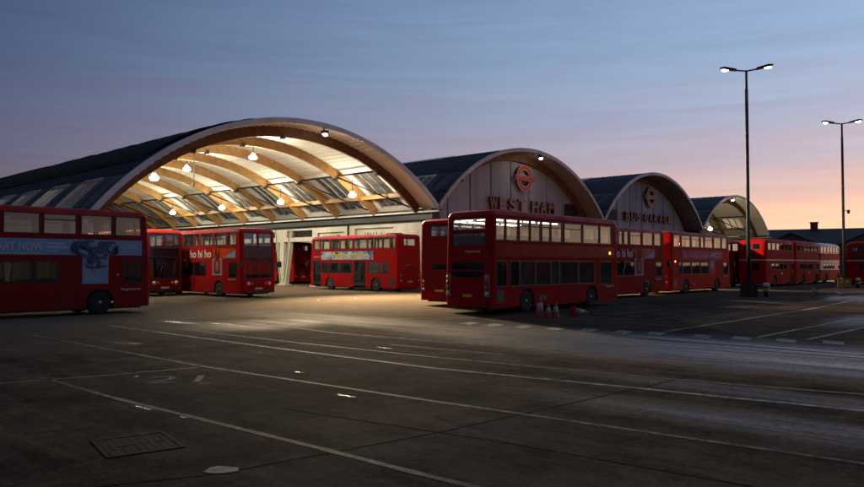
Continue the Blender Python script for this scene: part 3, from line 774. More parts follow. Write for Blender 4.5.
def make_bus(name, spec):
    L, w, H = spec['L'], spec['w'], spec['H']; y = w/2
    rr, rf = spec.get('rr', .22), spec.get('rf', .17); th = .06
    zb, zk, zt = .28, 1.05, spec.get('zt', H-.24)
    red, roofm = spec.get('paint', M['red']), spec.get('roof', M['red_roof'])
    rake = spec.get('rake', .035); rr_k = spec.get('rear_rake', .006)
    def fn(x, yy, z):
        q = max(0, min(1, (x-(L-1.6))/1.6)); dx = -rake*max(0, z-1.2)**1.5*q*q
        p = max(0, min(1, (1.6-x)/1.6)); dx += rr_k*max(0, z-.8)**2*p*p
        return (x+dx, yy, z)
    root = empty(name); B = lambda mb, nm, m, parent=None: mb.build(nm, m, parent or root, fn)
    bands = spec.get('bands', [])
    cols = [red] + [bm for _, _, bm in bands]
    def mi(zm):
        for k, (a, c, _) in enumerate(bands):
            if a < zm < c: return k+1
        return 0
    zbr = [q for a, c, _ in bands for q in (a, c)]
    off, nea, rear, front = spec['off'], spec['near'], spec['rear'], spec['front']
    # ---- body shell
    b = MB(); rwA = spec.get('wr', .56)
    wx = spec['wheels']
    for sgn, hl in ((-1, off), (1, nea)):
        doors = [h for h in hl if h[2] < zk]
        low = sorted([(x - rwA, x + rwA, 'w', x) for x in wx] + [(h[0], h[1], 'd', 0) for h in doors])
        # skirt with true wheel arches
        x = rr; poly_parts = []; cur = [(rr, zk)]
        segs = []; start = rr
        for a, c, kind, xc in low:
            if kind == 'd':
                segs.append((start, a)); start = c
        segs.append((start, L-rf))
        for s0, s1 in segs:
            if s1-s0 < .03: continue
            poly = [(s0, zk), (s0, zb)]
            for a, c, kind, xc in low:
                if kind == 'w' and s0 < xc < s1:
                    for k in range(0, 15):
                        an = pi - pi*k/14; px, pz = xc + rwA*cos(an), .50 + rwA*sin(an)*1.0
                        if pz < zb: pz = zb
                        if k == 0: poly.append((xc-rwA, zb))
                        poly.append((min(max(px, s0), s1), min(pz, zk-.02)))
                        if k == 14: poly.append((xc+rwA, zb))
            poly += [(s1, zb), (s1, zk)]
            b.prism(poly, sgn*y, sgn*(y-th), 0)
        wallcells(b, sgn*y, rr, L-rf, zk, zt, hl, -sgn*th, 'y', mi, zbr)
    wallcells(b, 0, -y+rr, y-rr, zb, zt, rear, th, 'x', mi, zbr)
    wallcells(b, L, -y+rf, y-rf, zb, zt, front, -th, 'x', mi, zbr)
    n = 7
    zcs = sorted({zb, zt, 1.2, 1.9, 2.6, 3.2, 3.7, *zbr})
    zcs = [z for z in zcs if zb <= z <= zt]
    for (cx, cy, r, a0) in ((rr, -y+rr, rr, pi), (L-rf, -y+rf, rf, 1.5*pi), (L-rf, y-rf, rf, 0), (rr, y-rr, rr, .5*pi)):
        o_ = arcpts(cx, cy, r, a0, a0+pi/2, n); i_ = arcpts(cx, cy, r-th, a0, a0+pi/2, n)
        for za, zc in zip(zcs, zcs[1:]):
            m_ = mi((za+zc)/2); base = len(b.v)
            for (p, q) in zip(o_, i_): b.v += [(*p, za), (*p, zc), (*q, zc), (*q, za)]
            for k in range(n):
                A_ = base+4*k; C_ = A_+4
                b.face([A_, C_, C_+1, A_+1], m_, True); b.face([A_+3, A_+2, C_+2, C_+3], m_, True)
    cols = cols + [M['lining']]; li = len(cols)-1
    for k, f in enumerate(b.f):                                   # inner faces carry the saloon lining
        cx = sum(b.v[q][0] for q in f)/len(f); cy = sum(b.v[q][1] for q in f)/len(f)
        if abs(cy) < y-th*.75 and th*.75 < cx < L-th*.75: 
            if abs(cy) < y-rr*.6 or rr < cx < L-rf: b.m[k] = li
    body = b.build('body', cols, root, fn)
    # ---- roof
    b = MB(); rings = spec.get('rings') or [(zt,0,0,0),(H-.14,.02,.03,.04),(H-.07,.06,.09,.11),(H-.025,.14,.20,.22),(H,.32,.42,.45)]
    base = len(b.v); cnt = 0
    for (z, si, ri, fi) in rings:
        ol = outline(L, w, rr+ri*.6, rf+fi*.6, 7, ri, fi, si); cnt = len(ol); b.v += [(*p, z) for p in ol]
    for k in range(len(rings)-1):
        for q in range(cnt):
            q2 = (q+1) % cnt; b.face([base+k*cnt+q, base+k*cnt+q2, base+(k+1)*cnt+q2, base+(k+1)*cnt+q], 0, True)
    b.face([base+(len(rings)-1)*cnt+q for q in range(cnt)], 0, True)
    B(b, 'roof', roofm)
    b = MB(); b.v = [(*p, zt-.02) for p in outline(L, w-.14, rr, rf)]; b.face(list(range(len(b.v))))
    # ---- interior
    ib = MB(); zu = 2.28
    ib.v += [(*p, zt-.04) for p in outline(L, w-.14, rr, rf, iff=.35, ir=.15)]; ib.face(list(range(len(ib.v))), 0)
    q0 = len(ib.v); ib.v += [(*p, zu) for p in outline(L, w-.14, rr, rf, iff=.2, ir=.06)]; ib.face(list(range(q0, len(ib.v))), 1)
    q0 = len(ib.v); ib.v += [(*p, zu-.12) for p in outline(L, w-.14, rr, rf, iff=.2, ir=.06)]; ib.face(list(range(q0, len(ib.v))), 0)
    ib.box(.1, L-.1, -y+.42, y-.42, .26, .36, 1)
    for x in wx: ib.box(x-.62, x+.62, -y+.40, y-.40, .22, 1.0, 1)
    for lv, xs0, xs1 in ((zu, .9, L-1.2), (.36, .8, L-3.2)):
        x = xs0
        while x < xs1:
            for (ya, yc) in ((-y+.12, -.22), (.22, y-.12)):
                if lv < 1 and random.random() < .25: continue
                ib.box(x, x+.42, ya, yc, lv+.32, lv+.44, 2); ib.box(x-.04, x+.05, ya, yc, lv+.36, lv+1.02, 3 if random.random() < .3 else 2)
            x += .78
    for x in (2.2, 4.3, 6.4):
        ib.tube([(x, -.3, zu), (x, -.3, zt-.05)], .018, 6, 4); ib.tube([(x+.6, .3, .36), (x+.6, .3, zu-.12)], .018, 6, 4)
    ib.box(.3, 1.5, -y+.1, y-.1, .36, 1.15, 1)                                           # engine cover
    ib.tube([(L-1.35, -.25, .9), (L-1.35, -.25, 2.1)], .02, 6, 4)
    B(ib, 'interior', [M['lining'], M['floor_dark'], M['seat'], M['seat_red'], M['yellow_rail']])
    if spec.get('lit'):
        for (ya) in (-1.02, 1.02):
            for x0, x1 in spec['lit']:
                tb = MB(); tb.tube([(x0, ya, 3.91), (x1, ya, 3.91)], .035, 6); B(tb, 'saloon_tube', M['tube'])
        for y0 in (-.75, .12):
            tb = MB(); tb.tube([(.45,y0,3.93),(.45,y0+.62,3.93)], .025, 6); B(tb, 'saloon_tube', M['tube'])
    # ---- glazing: each pane a part with its rubber
    def pane(h, sgn):
        x0, x1, z0, z1 = h[:4]; kind = h[4] if len(h) > 4 else 'w'
        p = MB(); yy = sgn*(y-.02)
        p.quad([(x0,yy,z0),(x1,yy,z0),(x1,yy,z1),(x0,yy,z1)])
        dk = kind in ('d', 'b')
        o = B(p, 'door' if kind == 'D' else 'window', M['pane_dark'] if dk or kind == 'D' else M['pane'])
        f = MB(); q = .045
        f.box(x0, x1, yy-.03, yy+.012, z0, z0+q); f.box(x0, x1, yy-.03, yy+.012, z1-q, z1)
        f.box(x0, x0+q, yy-.03, yy+.012, z0+q, z1-q); f.box(x1-q, x1, yy-.03, yy+.012, z0+q, z1-q)
        if kind == 'h':                          # hopper window with transom
            zz = z1-(z1-z0)*.30; f.box(x0+q, x1-q, yy-.03, yy+.010, zz-.02, zz+.02)
        if kind == 'D':
            xm = (x0+x1)/2; f.box(xm-.05, xm+.05, yy-.03, yy+.010, z0+q, z1-q)
            f.box(x0+q, x1-q, yy-.03, yy+.010, z0+.9, z0+.95); f.box(x0+q, x1-q, yy-.03, yy+.010, z0+q, z0+.25)
        f.build('rubber', M['black'], o, fn)
    for h in off: pane(h, -1)
    for h in nea: pane(h, 1)
    def endpane(h, x, nm):
        y0, y1, z0, z1 = h[:4]; p = MB(); s = 1 if x > 1 else -1
        p.quad([(x,y0,z0),(x,y1,z0),(x,y1,z1),(x,y0,z1)]); kind = h[4] if len(h) > 4 else 'w'
        o = B(p, nm, M['gloss_black'] if kind == 'B' else (M['pane_dark'] if kind in 'ds' else M['pane']))
        f = MB(); q = .05; xa, xb = sorted((x-s*.03, x+s*.014))
        f.box(xa, xb, y0, y1, z0, z0+q); f.box(xa, xb, y0, y1, z1-q, z1); f.box(xa, xb, y0, y0+q, z0+q, z1-q); f.box(xa, xb, y1-q, y1, z0+q, z1-q)
        if kind == 's': f.box(xa, xb, -.03, .03, z0+q, z1-q)
        f.build('rubber', M['black'], o, fn)
    for h in rear: endpane(h, .025, 'rear_window')
    for h in front: endpane(h, L-.025, 'windscreen')
    # ---- wheels
    for x in wx:
        for sgn in (-1, 1):
            wr = empty('wheel', (x, sgn*(y-.19), .49)); wr.parent = root
            t = MB(); t.lathe([(.31,-.14),(.44,-.14),(.485,-.10),(.49,0),(.485,.10),(.44,.14),(.31,.14)], axis='y', n=28); t.build('tyre', M['tyre'], wr)
            r_ = MB(); o_ = sgn
            r_.lathe([(.315,.10*o_),(.30,.13*o_),(.27,.10*o_),(.20,.02*o_),(.19,.06*o_),(.10,.10*o_),(.08,.15*o_),(.01,.16*o_)], axis='y', n=24)
            for k in range(8):
                a = 2*pi*k/8; r_.box(.155*cos(a)-.018, .155*cos(a)+.018, min(.05*o_,.10*o_), max(.05*o_,.10*o_), .155*sin(a)-.018, .155*sin(a)+.018)
            r_.build('rim', spec.get('rim', M['rim']), wr)
    # underside
    u = MB(); u.box(.25, L-.25, -y+.35, y-.35, .20, .27); B(u, 'underframe', M['black'])
    return root, fn, B

def lamps(root, B, L, w, rear_stack=None, front=True):
    y = w/2
    for s in (-1, 1):
        if rear_stack == 'tall':
            for k, m_ in enumerate((M['lens_amber'], M['tail'], M['tail'], M['lens_white'])):
                b = MB(); b.lathe([(.095,.0),(.09,-.04),(.06,-.06),(.005,-.065)], (-.012, s*(y-.20), 1.50-k*.215), 'x', 16); B(b, 'tail_light', m_)
            b = MB(); b.box(-.016, -.002, s*(y-.20)-.13, s*(y-.20)+.13, .72, 1.66); B(b, 'lamp_panel', M['rim'])
        elif rear_stack:
            for k, m_ in enumerate((M['lens_amber'], M['tail'], M['lens_white'])):
                b = MB(); b.lathe([(.075,.0),(.07,-.03),(.005,-.05)], (-.004, s*(y-.30), 1.22-k*.19), 'x', 14); B(b, 'tail_light', m_)
        if front:
            b = MB(); b.lathe([(.13,0),(.12,.03),(.06,.055),(.005,.06)], (L+.004, s*(y-.50), .86), 'x', 16); B(b, 'headlight', M['lens_white'])
            b = MB(); b.lathe([(.08,0),(.07,.03),(.005,.04)], (L+.004, s*(y-.76), .86), 'x', 12); B(b, 'indicator', M['lens_amber'])
    b = MB(); b.box(-.012, -.002, -.26, .26, .70, .82); B(b, 'number_plate', M['plate_y'])
    if front:
        b = MB(); b.box(L+.002, L+.012, -.26, .26, .50, .61); B(b, 'number_plate', M['plate_w'])
        for s in (-1, 1):
            b = MB(); b.tube([(L-.1, s*(y-.1), 2.35), (L+.18, s*(y+.16), 2.30), (L+.18, s*(y+.18), 2.2)], .02, 6)
            b.box(L+.12, L+.24, s*(y+.18)-.10, s*(y+.18)+.10, 1.86, 2.22); B(b, 'mirror', M['black'])
        for s in (-.5, .35):
            b = MB(); b.tube([(L+.02, s, 1.18), (L-.01, s+.35, 1.95)], .012, 6); B(b, 'wiper', M['black'])

zU0, zU1, zL0, zL1 = 3.25, 4.08, 1.33, 2.20
# ---- the common double-decker
OFF = [(.37,1.49,zU0,zU1),(1.64,3.14,zU0,zU1,'h'),(3.29,4.77,zU0,zU1,'h'),(4.9,5.49,zU0,zU1),(5.66,7.13,zU0,zU1,'h'),(7.31,8.74,zU0,zU1),(8.89,9.95,zU0,zU1),
       (1.22,1.66,zL0,zL1,'d'),(1.75,3.2,zL0,zL1,'d'),(3.27,4.8,zL0,zL1,'d'),(4.87,6.3,zL0,zL1,'d'),(9.1,10.05,1.25,zL1,'d')]
NEAR = [(.3,.84,zU0,zU1),(.9,1.6,zU0,zU1,'h'),(1.7,2.47,zU0,zU1,'h'),(2.54,3.35,zU0,zU1),(3.44,4.95,zU0,zU1,'h'),(5.12,6.61,zU0,zU1),(6.7,7.8,zU0,zU1,'h'),(7.95,9.1,zU0,zU1),(9.22,10.0,zU0,zU1),
        (.99,2.1,zL0,zL1),(2.16,3.35,zL0,zL1),(3.6,4.94,.42,2.35,'D'),(5.11,6.6,zL0,zL1,'d'),(6.66,8.0,zL0,zL1,'d'),(8.06,8.95,zL0,zL1,'d'),(9.05,10.1,.42,2.38,'D')]
REAR = [(-.62,.62,3.42,3.98),(-.45,.45,1.75,2.10,'d')]
FRONT = [(-1.02,-.03,3.14,4.02),(.03,1.02,3.14,4.02),(-1.04,1.04,2.52,3.10,'B'),(-1.04,1.04,1.16,2.505,'s')]
common = dict(L=10.5, w=2.5, H=4.33, off=OFF, near=NEAR, rear=REAR, front=FRONT, wheels=(2.4, 7.9), paint=M['red'])
busT, fnT, BT = make_bus('double_decker_bus', common)
lamps(busT, BT, 10.5, 2.5, 'std')
DET = []
b = MB()
for q in range(5): b.box(.02+.0*q, .024, -.55, .55, .62+q*.0, .62)
b = MB(); b.box(.36, .92, 1.252, 1.262, .45, 1.02); 
for q in range(6): b.box(.38, .90, 1.262, 1.268, .48+q*.09, .52+q*.09)
BT(b, 'engine_grille', M['black'])
b = MB(); b.box(-.014, -.003, -.9, .9, .42, .60); b.box(-.02, -.003, -1.0, 1.0, .29, .36); BT(b, 'bumper', M['red_deep'])
b = MB(); b.box(10.502, 10.53, -1.0, 1.0, .29, .44); BT(b, 'bumper', M['black'])
for s, pm in ((-1, 'off'), (1, 'near')):
    b = MB(); ya, yb = sorted((s*1.2505, s*1.262))
    b.box(.30, 9.95, ya, yb, 3.13, 3.16); b.box(.30, 9.95, ya, yb, 2.30, 2.325); BT(b, 'trim_strip', M['red_deep'])

def details(root, B, L, w, H, wx, paint=None):
    paint = paint or M['red']
    y = w/2; xs = [.95, wx[0]-.75, wx[0]+.75, 4.4, 5.9, wx[1]-.75, wx[1]+.75]
    b = MB()
    for s_ in (-1, 1):
        ya, yb = sorted((s_*(y+.0008), s_*(y+.004)))
        for x in xs: b.box(x-.006, x+.006, ya, yb, .30, 1.02)
        b.box(.3, wx[0]-.62, ya, yb, .735, .747); b.box(wx[0]+.62, wx[1]-.62, ya, yb, .735, .747); b.box(wx[1]+.62, L-.4, ya, yb, .735, .747)
    B(b, 'panel_seam', M['black'])
    for x0, x1, z0, z1 in ((.34,.86,.48,.98),(wx[0]+1.0,wx[0]+1.5,.50,.70)):
        b = MB(); b.box(x0, x1, -y-.012, -y-.001, z0, z1)
        for q in range(5): b.box(x0+.02, x1-.02, -y-.020, -y-.0121, z0+.04+q*(z1-z0-.06)/5, z0+.07+q*(z1-z0-.06)/5)
        B(b, 'side_vent', M['black'])
    b = MB(); b.box(5.0, 5.35, -y-.010, -y-.001, .56, .90); B(b, 'fuel_flap', paint)
    b = MB(); b.box(1.2, 2.2, -.4, .4, H-.02, H+.10); B(b, 'roof_pod', M['red_roof'])
    b = MB(); b.box(6.2, 6.8, -.3, .3, H-.02, H+.05); B(b, 'roof_hatch', M['red_deep'])
def put(root, x, y, rz, label, group='parked red double-deckers'):
    root.location = (x, y, 0); root.rotation_euler = (0,0,rz); tag(root, label, 'bus', group); return root
def side_text(root, txt, x, z, h, m, side=-1, w=2.5, width=None, name='lettering', shear=0, bold=0, d=.022):
    o = text_mesh(txt, h*1.4, m, name, .003, root, width=width, shear=shear, bold=bold)
    o.location = (x, side*(w/2+d), z); o.rotation_euler = (pi/2, 0, 0 if side < 0 else pi)
    return o
def fleet(root, side=-1, x=9.05, z=1.08):
    side_text(root, 'Stagecoach', x, z, .10, M['txt_white'], side, width=.85)
def panel(root, polys, m, side=-1, w=2.5, d=.013, name='advert'):
    b = MB()
    for poly in polys:
        ya, yb = sorted((side*(w/2+.001), side*(w/2+d))); b.prism(poly, ya, yb)
    return b.build(name, m, root)
def rect(x0, x1, z0, z1): return [(x0,z0),(x1,z0),(x1,z1),(x0,z1)]
def amber_spot(root, x, z=2.05, lit=False, w=2.5):
    b = MB(); b.lathe([(.07,0),(.06,-.03),(.005,-.04)], (x, -w/2-.002, z), 'y', 10); b.build('repeater_or_glint', M['amber'] if lit else M['lens_amber'], root)

details(busT, BT, 10.5, 2.5, 4.33, (2.4, 7.9))
# adverts ---------------------------------------------------------------
def blob_mat(name, cols, scale=2.5, seedv=(0,0,0), dis=.8):
    m = bpy.data.materials.new(name); m.use_nodes = True; nt = m.node_tree; N = nt.nodes; L = nt.links; b = N['Principled BSDF']
    tc = N.new('ShaderNodeTexCoord'); mp = N.new('ShaderNodeMapping'); mp.inputs['Location'].default_value = seedv; L.new(tc.outputs['Object'], mp.inputs[0])
    n = N.new('ShaderNodeTexNoise'); n.inputs['Scale'].default_value = scale; n.inputs['Detail'].default_value = 3; n.inputs['Distortion'].default_value = dis; L.new(mp.outputs[0], n.inputs['Vector'])
    r = N.new('ShaderNodeValToRGB'); L.new(n.outputs['Fac'], r.inputs[0]); e = r.color_ramp.elements
    while len(e) < len(cols): e.new(.5)
    for i, (p, c) in enumerate(cols): e[i].position = p; e[i].color = (*c, 1)
    L.new(r.outputs[0], b.inputs['Base Color']); b.inputs['Roughness'].default_value = .5; b.inputs['Specular IOR Level'].default_value = .06
    return m
M['ad_blue'] = mat('advert_blue', (.20,.35,.52), .4, var=.12, scale=.8, spec=.06)
M['ad_photo'] = blob_mat('advert_figures', [(.36,(.02,.03,.06)),(.48,(.08,.13,.22)),(.54,(.05,.05,.07)),(.60,(.30,.34,.42)),(.68,(.12,.28,.52))], 3.2)
M['ad_pink'] = mat('advert_magenta', (.50,.014,.085), .4, var=.08, scale=.8, spec=.06)
M['ad_orange'] = mat('advert_scarlet', (.52,.05,.015), .4, var=.1, scale=.8, spec=.06)
M['ad_sky'] = blob_mat('advert_sky_art', [(.34,(.05,.10,.22)),(.43,(.22,.42,.62)),(.52,(.62,.66,.68)),(.58,(.25,.45,.65)),(.66,(.60,.40,.06)),(.72,(.5,.12,.05))], 1.9, (3,1,2))
M['ad_brown'] = mat('advert_figure_brown', (.09,.03,.018), .5, var=.2, spec=.06)
M['ad_tan'] = mat('advert_figure_tan', (.42,.16,.06), .5, var=.2, spec=.06)
M['ad_yellow'] = mat('advert_yellow', (.65,.45,.05), .5, var=.1, spec=.06)
M['ad_grey'] = mat('advert_grey', (.34,.33,.34), .5, var=.2, scale=5, spec=.06)

def ho_advert(root, txt, tx0, tx1, dx=0.0):
    """red poster with white words, a blue frame and wedge"""
    q = lambda poly: [(a+dx, c) for a, c in poly]
    panel(root, [q([(6.3,2.40),(8.95,2.40),(8.95,3.06),(6.3,3.06)])], M['ad_orange'])
    panel(root, [q([(7.5,2.45),(8.93,2.48),(8.93,2.95),(8.35,2.74)])], M['ad_blue'], d=.017, name='advert_wedge')
    panel(root, [q(r) for r in (rect(6.22,6.36,1.36,2.40), rect(7.24,7.38,1.36,2.40), rect(6.36,7.24,1.36,1.46), rect(6.36,7.24,2.34,2.40))], M['ad_blue'], name='advert_frame')
    panel(root, [q(rect(6.36,7.24,1.46,2.34))], M['ad_orange'])
    panel(root, [q([(6.55,1.46),(7.05,1.46),(7.10,1.95),(7.02,2.38),(7.12,2.55),(7.08,3.04),(6.95,3.06),(6.90,2.72),(6.78,2.72),(6.74,3.05),(6.60,3.04),(6.56,2.60),(6.62,2.38),(6.50,1.95)])], M['ad_brown'], d=.018, name='advert_figure')
    panel(root, [q([(6.66,1.62),(6.96,1.62),(7.0,2.05),(6.9,2.25),(6.70,2.25),(6.62,2.0)])], M['ad_tan'], d=.021, name='advert_figure')
    side_text(root, txt, tx0, 2.50, .50, M['txt_white'], width=tx1-tx0, bold=.014, name='advert_words')

# --- six placements of the common bus (first one moves the prototype itself)
protos = [busT]
def new_bus():
    if protos: return protos.pop()
    raise IndexError
templ = copy_tree(busT)      # clean template for the copies
def clone(): return copy_tree(templ)

b2 = put(busT, 12.66, 3.6+1.25, 0, 'ho hi ho double-decker parked outside, nose to tail with the magenta advert bus')
ho_advert(b2, 'iho hi ho’', 3.55, 6.1); fleet(b2); amber_spot(b2, 8.3, 2.1)
b3 = put(clone(), 24.6, 3.86+1.25, 0, 'red double-decker with magenta advert about TV channels and a lit amber side lamp')
for o in children(b3):                                            # brighter red: extra light on this bus put into its paint
    if o.name.split('.')[0] in ('body', 'fuel_flap'):
        o.data = o.data.copy()
        for k, m_ in enumerate(o.data.materials):
            if m_ == M['red']: o.data.materials[k] = M['red_lit']
panel(b3, [[(1.66,2.40),(6.4,2.40),(6.4,1.36),(7.5,1.36),(7.5,2.40),(9.0,2.40),(9.0,3.06),(1.66,3.06)]], M['ad_pink'])
side_text(b3, 'Your TV channels will disappear in', 1.95, 2.56, .20, M['txt_white'], width=4.6, name='advert_words')
side_text(b3, 'APRIL', 6.65, 2.56, .34, M['txt_white'], width=1.15, bold=.01, name='advert_words')
panel(b3, [rect(8.05,8.7,2.80,2.86), rect(8.05,8.6,2.62,2.68)], M['ad_grey'], d=.016, name='small_print')
panel(b3, [[(6.6,1.75),(7.0,1.68),(7.3,1.78),(7.38,2.1),(7.25,2.33),(6.8,2.36),(6.58,2.1)]], M['ad_grey'], d=.017, name='advert_picture')
fleet(b3, x=9.1); amber_spot(b3, .62, 2.25, True); amber_spot(b3, .58, 1.75)
bA = put(clone(), 3.22, 31.35, -pi/2, 'red double-decker with ho hi ho words nosing out of the lit garage')
ho_advert(bA, 'ho hi ho', 4.3, 7.0, .92); fleet(bA)
bB = put(clone(), .0, 37.1, -pi/2, 'dark fronted red double-decker tucked behind the ho hi ho bus in the garage'); fleet(bB)
bC = put(clone(), 16.1, 20.37, pi/2, 'bright red double-decker with sky coloured banner and doors, under the lit vault')
panel(bC, [rect(2.73,9.0,2.42,3.06)], M['ad_sky'], side=1)
panel(bC, [[(6.0,2.70),(6.5,2.86),(7.1,2.80),(7.6,2.92),(7.7,2.74),(7.0,2.66),(6.4,2.60)],[(3.6,2.72),(4.4,2.84),(5.3,2.78),(5.5,2.64),(4.5,2.60)]], M['ad_yellow'], side=1, d=.017, name='advert_picture')
fleet(bC, 1, 10.0, 2.62)
b1 = put(clone(), 3.95, 5.06+1.25, radians(5.5), 'dark red double-decker seen by its rear, half hidden behind the plain red bus')
for r_ in (b1, bB):                                             # darker red: the shade on these two put into the paint
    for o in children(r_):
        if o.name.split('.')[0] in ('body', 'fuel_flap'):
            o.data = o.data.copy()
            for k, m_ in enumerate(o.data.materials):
                if m_ == M['red']: o.data.materials[k] = M['red_shaded']
b4 = put(clone(), 37.0, 7.1+1.25, 0, 'shaded double-decker between the magenta advert bus and the first old bus')
bD = put(clone(), 23.3, 43.0, pi/2, 'red double-decker seen by its tail through the gap in the pale wall')
bE = put(clone(), 27.6, 50.2, pi/2 + radians(3), 'red double-decker deepest inside the garage beyond the slanted columns')
def kill(o):
    for c in children(o): kill(c)
    bpy.data.objects.remove(o)
kill(templ)

# --- the nearest bus on the left
offL = [(.35,1.5,zU0,zU1),(1.6,3.1,zU0,zU1,'h'),(3.22,4.62,zU0,zU1,'h'),(4.72,6.03,zU0,zU1),(6.13,7.4,zU0,zU1,'h'),(7.54,8.83,zU0,zU1),(8.93,10.14,zU0,zU1),
        (1.3,2.9,zL0,zL1),(2.98,4.5,zL0,zL1),(4.56,5.75,zL0,zL1),(5.8,6.72,zL0,zL1),(9.3,10.12,1.28,2.16)]
specL = dict(common, off=offL, wheels=(2.3, 8.36), paint=M['red_shaded'])  # darker red carries the dim light on this bus
busL, fnL, BL = make_bus('double_decker_bus', specL); lamps(busL, BL, 10.5, 2.5, 'std')
details(busL, BL, 10.5, 2.5, 4.33, (2.3, 8.36), M['red_shaded'])
put(busL, -18.25, 12.56+1.25, 0, 'dim red double-decker cut by the left edge, with pale blue START NOW advert')
panel(busL, [[(.9,2.44),(7.63,2.44),(7.63,1.27),(8.67,1.27),(8.67,2.44),(10.08,2.44),(10.08,3.07),(.9,3.07)]], M['ad_blue'])
panel(busL, [[(7.15,2.5),(7.4,2.46),(7.68,2.30),(7.75,1.92),(8.1,1.85),(8.6,1.95),(8.64,2.4),(9.05,2.48),(9.1,2.8),(8.9,3.03),(8.3,3.0),(7.9,3.05),(7.4,3.03),(7.15,2.9)]], M['ad_photo'], d=.017, name='advert_picture')
side_text(busL, 'START NOW', 4.15, 2.62, .30, M['txt_grey'], width=2.0, bold=.02, name='advert_words')
panel(busL, [rect(6.28,6.95,2.84,2.93), rect(6.28,7.05,2.70,2.79), rect(6.28,6.65,2.58,2.62), rect(4.2,6.0,2.50,2.53), rect(9.25,9.85,2.86,2.90), rect(9.25,9.9,2.74,2.78), rect(7.75,8.5,1.5,1.53), rect(7.75,8.3,1.42,1.45), rect(9.25,9.7,2.60,2.63)], M['txt_grey'], d=.016, name='small_print')
panel(busL, [rect(7.72,8.3,1.68,1.88)], M['ad_grey'], d=.016, name='small_print')
fleet(busL, x=9.2, z=.98); amber_spot(busL, 9.05, 1.62)

# --- the plain red bus in the middle
zM0, zM1, zN0, zN1 = 3.05, 3.98, 1.13, 2.22
offM = [(.26,.94,zM0,zM1),(1.0,1.86,zM0,zM1),(1.94,2.72,zM0,zM1,'h'),(2.76,3.55,zM0,zM1,'h'),(3.62,4.3,zM0,zM1,'h'),(4.36,5.28,zM0,zM1,'h'),(5.42,7.0,zM0,zM1,'h'),(7.06,8.6,zM0,zM1),(8.66,9.85,zM0,zM1),
        (.34,1.08,zN0,zN1,'b'),(1.29,1.95,zN0,zN1,'d'),(2.0,3.1,zN0,zN1),(3.15,4.3,zN0,zN1),(4.36,5.0,zN0,zN1),(5.05,6.6,zN0,zN1),(6.66,8.1,zN0,zN1),(8.6,9.82,1.05,zN1)]
neaM = [(.26,1.86,zM0,zM1),(1.94,3.55,zM0,zM1),(3.62,5.28,zM0,zM1),(5.42,7.0,zM0,zM1),(7.06,8.6,zM0,zM1),(8.66,9.95,zM0,zM1),
        (1.29,3.1,zN0,zN1),(3.15,4.3,zN0,zN1),(4.4,5.7,.42,2.36,'D'),(5.8,6.9,zN0,zN1),(6.96,8.1,zN0,zN1),(9.0,10.0,.42,2.38,'D')]
rearM = [(-.92,.92,3.48,4.0),(-.92,.92,2.84,3.40,'d'),(-.88,.88,1.80,2.16,'d')]
specM = dict(L=10.5, w=2.5, H=4.34, off=offM, near=neaM, rear=rearM, front=FRONT, wheels=(2.5, 7.85), paint=M['red'], rr=.20, rear_rake=.010,
             lit=[(.35,1.1),(1.3,2.4),(2.6,3.4),(3.7,5.2)])
busM, fnM, BM = make_bus('double_decker_bus', specM); lamps(busM, BM, 10.5, 2.5, 'tall')
details(busM, BM, 10.5, 2.5, 4.34, (2.5, 7.85))
put(busM, .72, .52+1.25, 0, 'plain red double-decker without adverts in the middle, tail to the camera, cones beside it')
b = MB(); b.prism([(-.9,1.76),(.9,1.76),(.86,1.62),(.5,1.53),(-.5,1.53),(-.86,1.62)], -.016, -.003, plane='yz'); BM(b, 'rear_grille', M['gloss_black'])
b = MB(); b.box(-.05, -.002, -1.05, 1.05, .29, .58); BM(b, 'bumper', M['red_deep'])
b = MB(); b.box(-.012, -.002, -.5, .32, .98, 1.01); b.box(-.012, -.002, -1.02, 1.02, 1.44, 1.455); BM(b, 'seam', M['red_deep'])
b = MB()
for z in (.80, 2.36, 2.95): b.box(.25, 10.1, -1.262, -1.2505, z, z+.022)
for x in (1.98, 4.6, 7.3): b.box(x, x+.02, -1.258, -1.2505, 2.382, 2.95)
BM(b, 'trim_strip', M['red_deep'])
b = MB(); b.box(.26, 10.1, -1.2525, -1.2502, 2.40, 2.93); BM(b, 'waist_panel', M['red_gloss'])
o = text_mesh('Stagecoach', .15, M['txt_white'], 'lettering', .002, busM, width=.85); o.location = (.005, -.15, 2.56); o.rotation_euler = (pi/2, 0, -pi/2)
o.location = (.02, .15, 2.56)
fleet(busM, x=9.1, z=.94); amber_spot(busM, 9.6, 2.62, True)  # glowing amber disc added here for a sunset reflection on the panel
for s in (-1, 1):
    b = MB(); b.box(-.02, .0, s*1.06-.03, s*1.06+.03, 2.35, 2.55); BM(b, 'marker_light', M['tail'])

# --- heritage buses
zA0, zA1, zB0, zB1 = 3.34, 3.98, 1.55, 2.12
offR = [(.62+i*1.18, .62+i*1.18+1.0, zA0, zA1) for i in range(6)] + [(1.55+i*1.12, 1.55+i*1.12+1.0, zB0, zB1, 'd') for i in range(4)] + [(7.35,8.0,1.5,2.15,'d')]
neaR = [(.62+i*1.18, .62+i*1.18+1.0, zA0, zA1) for i in range(6)] + [(.25,1.25,.45,2.15,'D')] + [(1.55+i*1.12, 1.55+i*1.12+1.0, zB0, zB1) for i in range(4)]
rearR = [(-.72,-.05,3.38,3.92,'d'),(.05,.72,3.38,3.92,'d'),(-.75,-.05,1.5,2.15,'d')]
frontR = [(-.8,-.05,3.34,3.95),(.05,.8,3.34,3.95),(-.85,-.05,1.5,2.2,'d'),(.05,.85,1.5,2.2,'d')]
ringsR = [(3.98,0,0,0),(4.08,.03,.07,.06),(4.19,.09,.19,.16),(4.28,.20,.38,.32),(4.34,.36,.62,.55),(4.38,.62,.95,.9)]
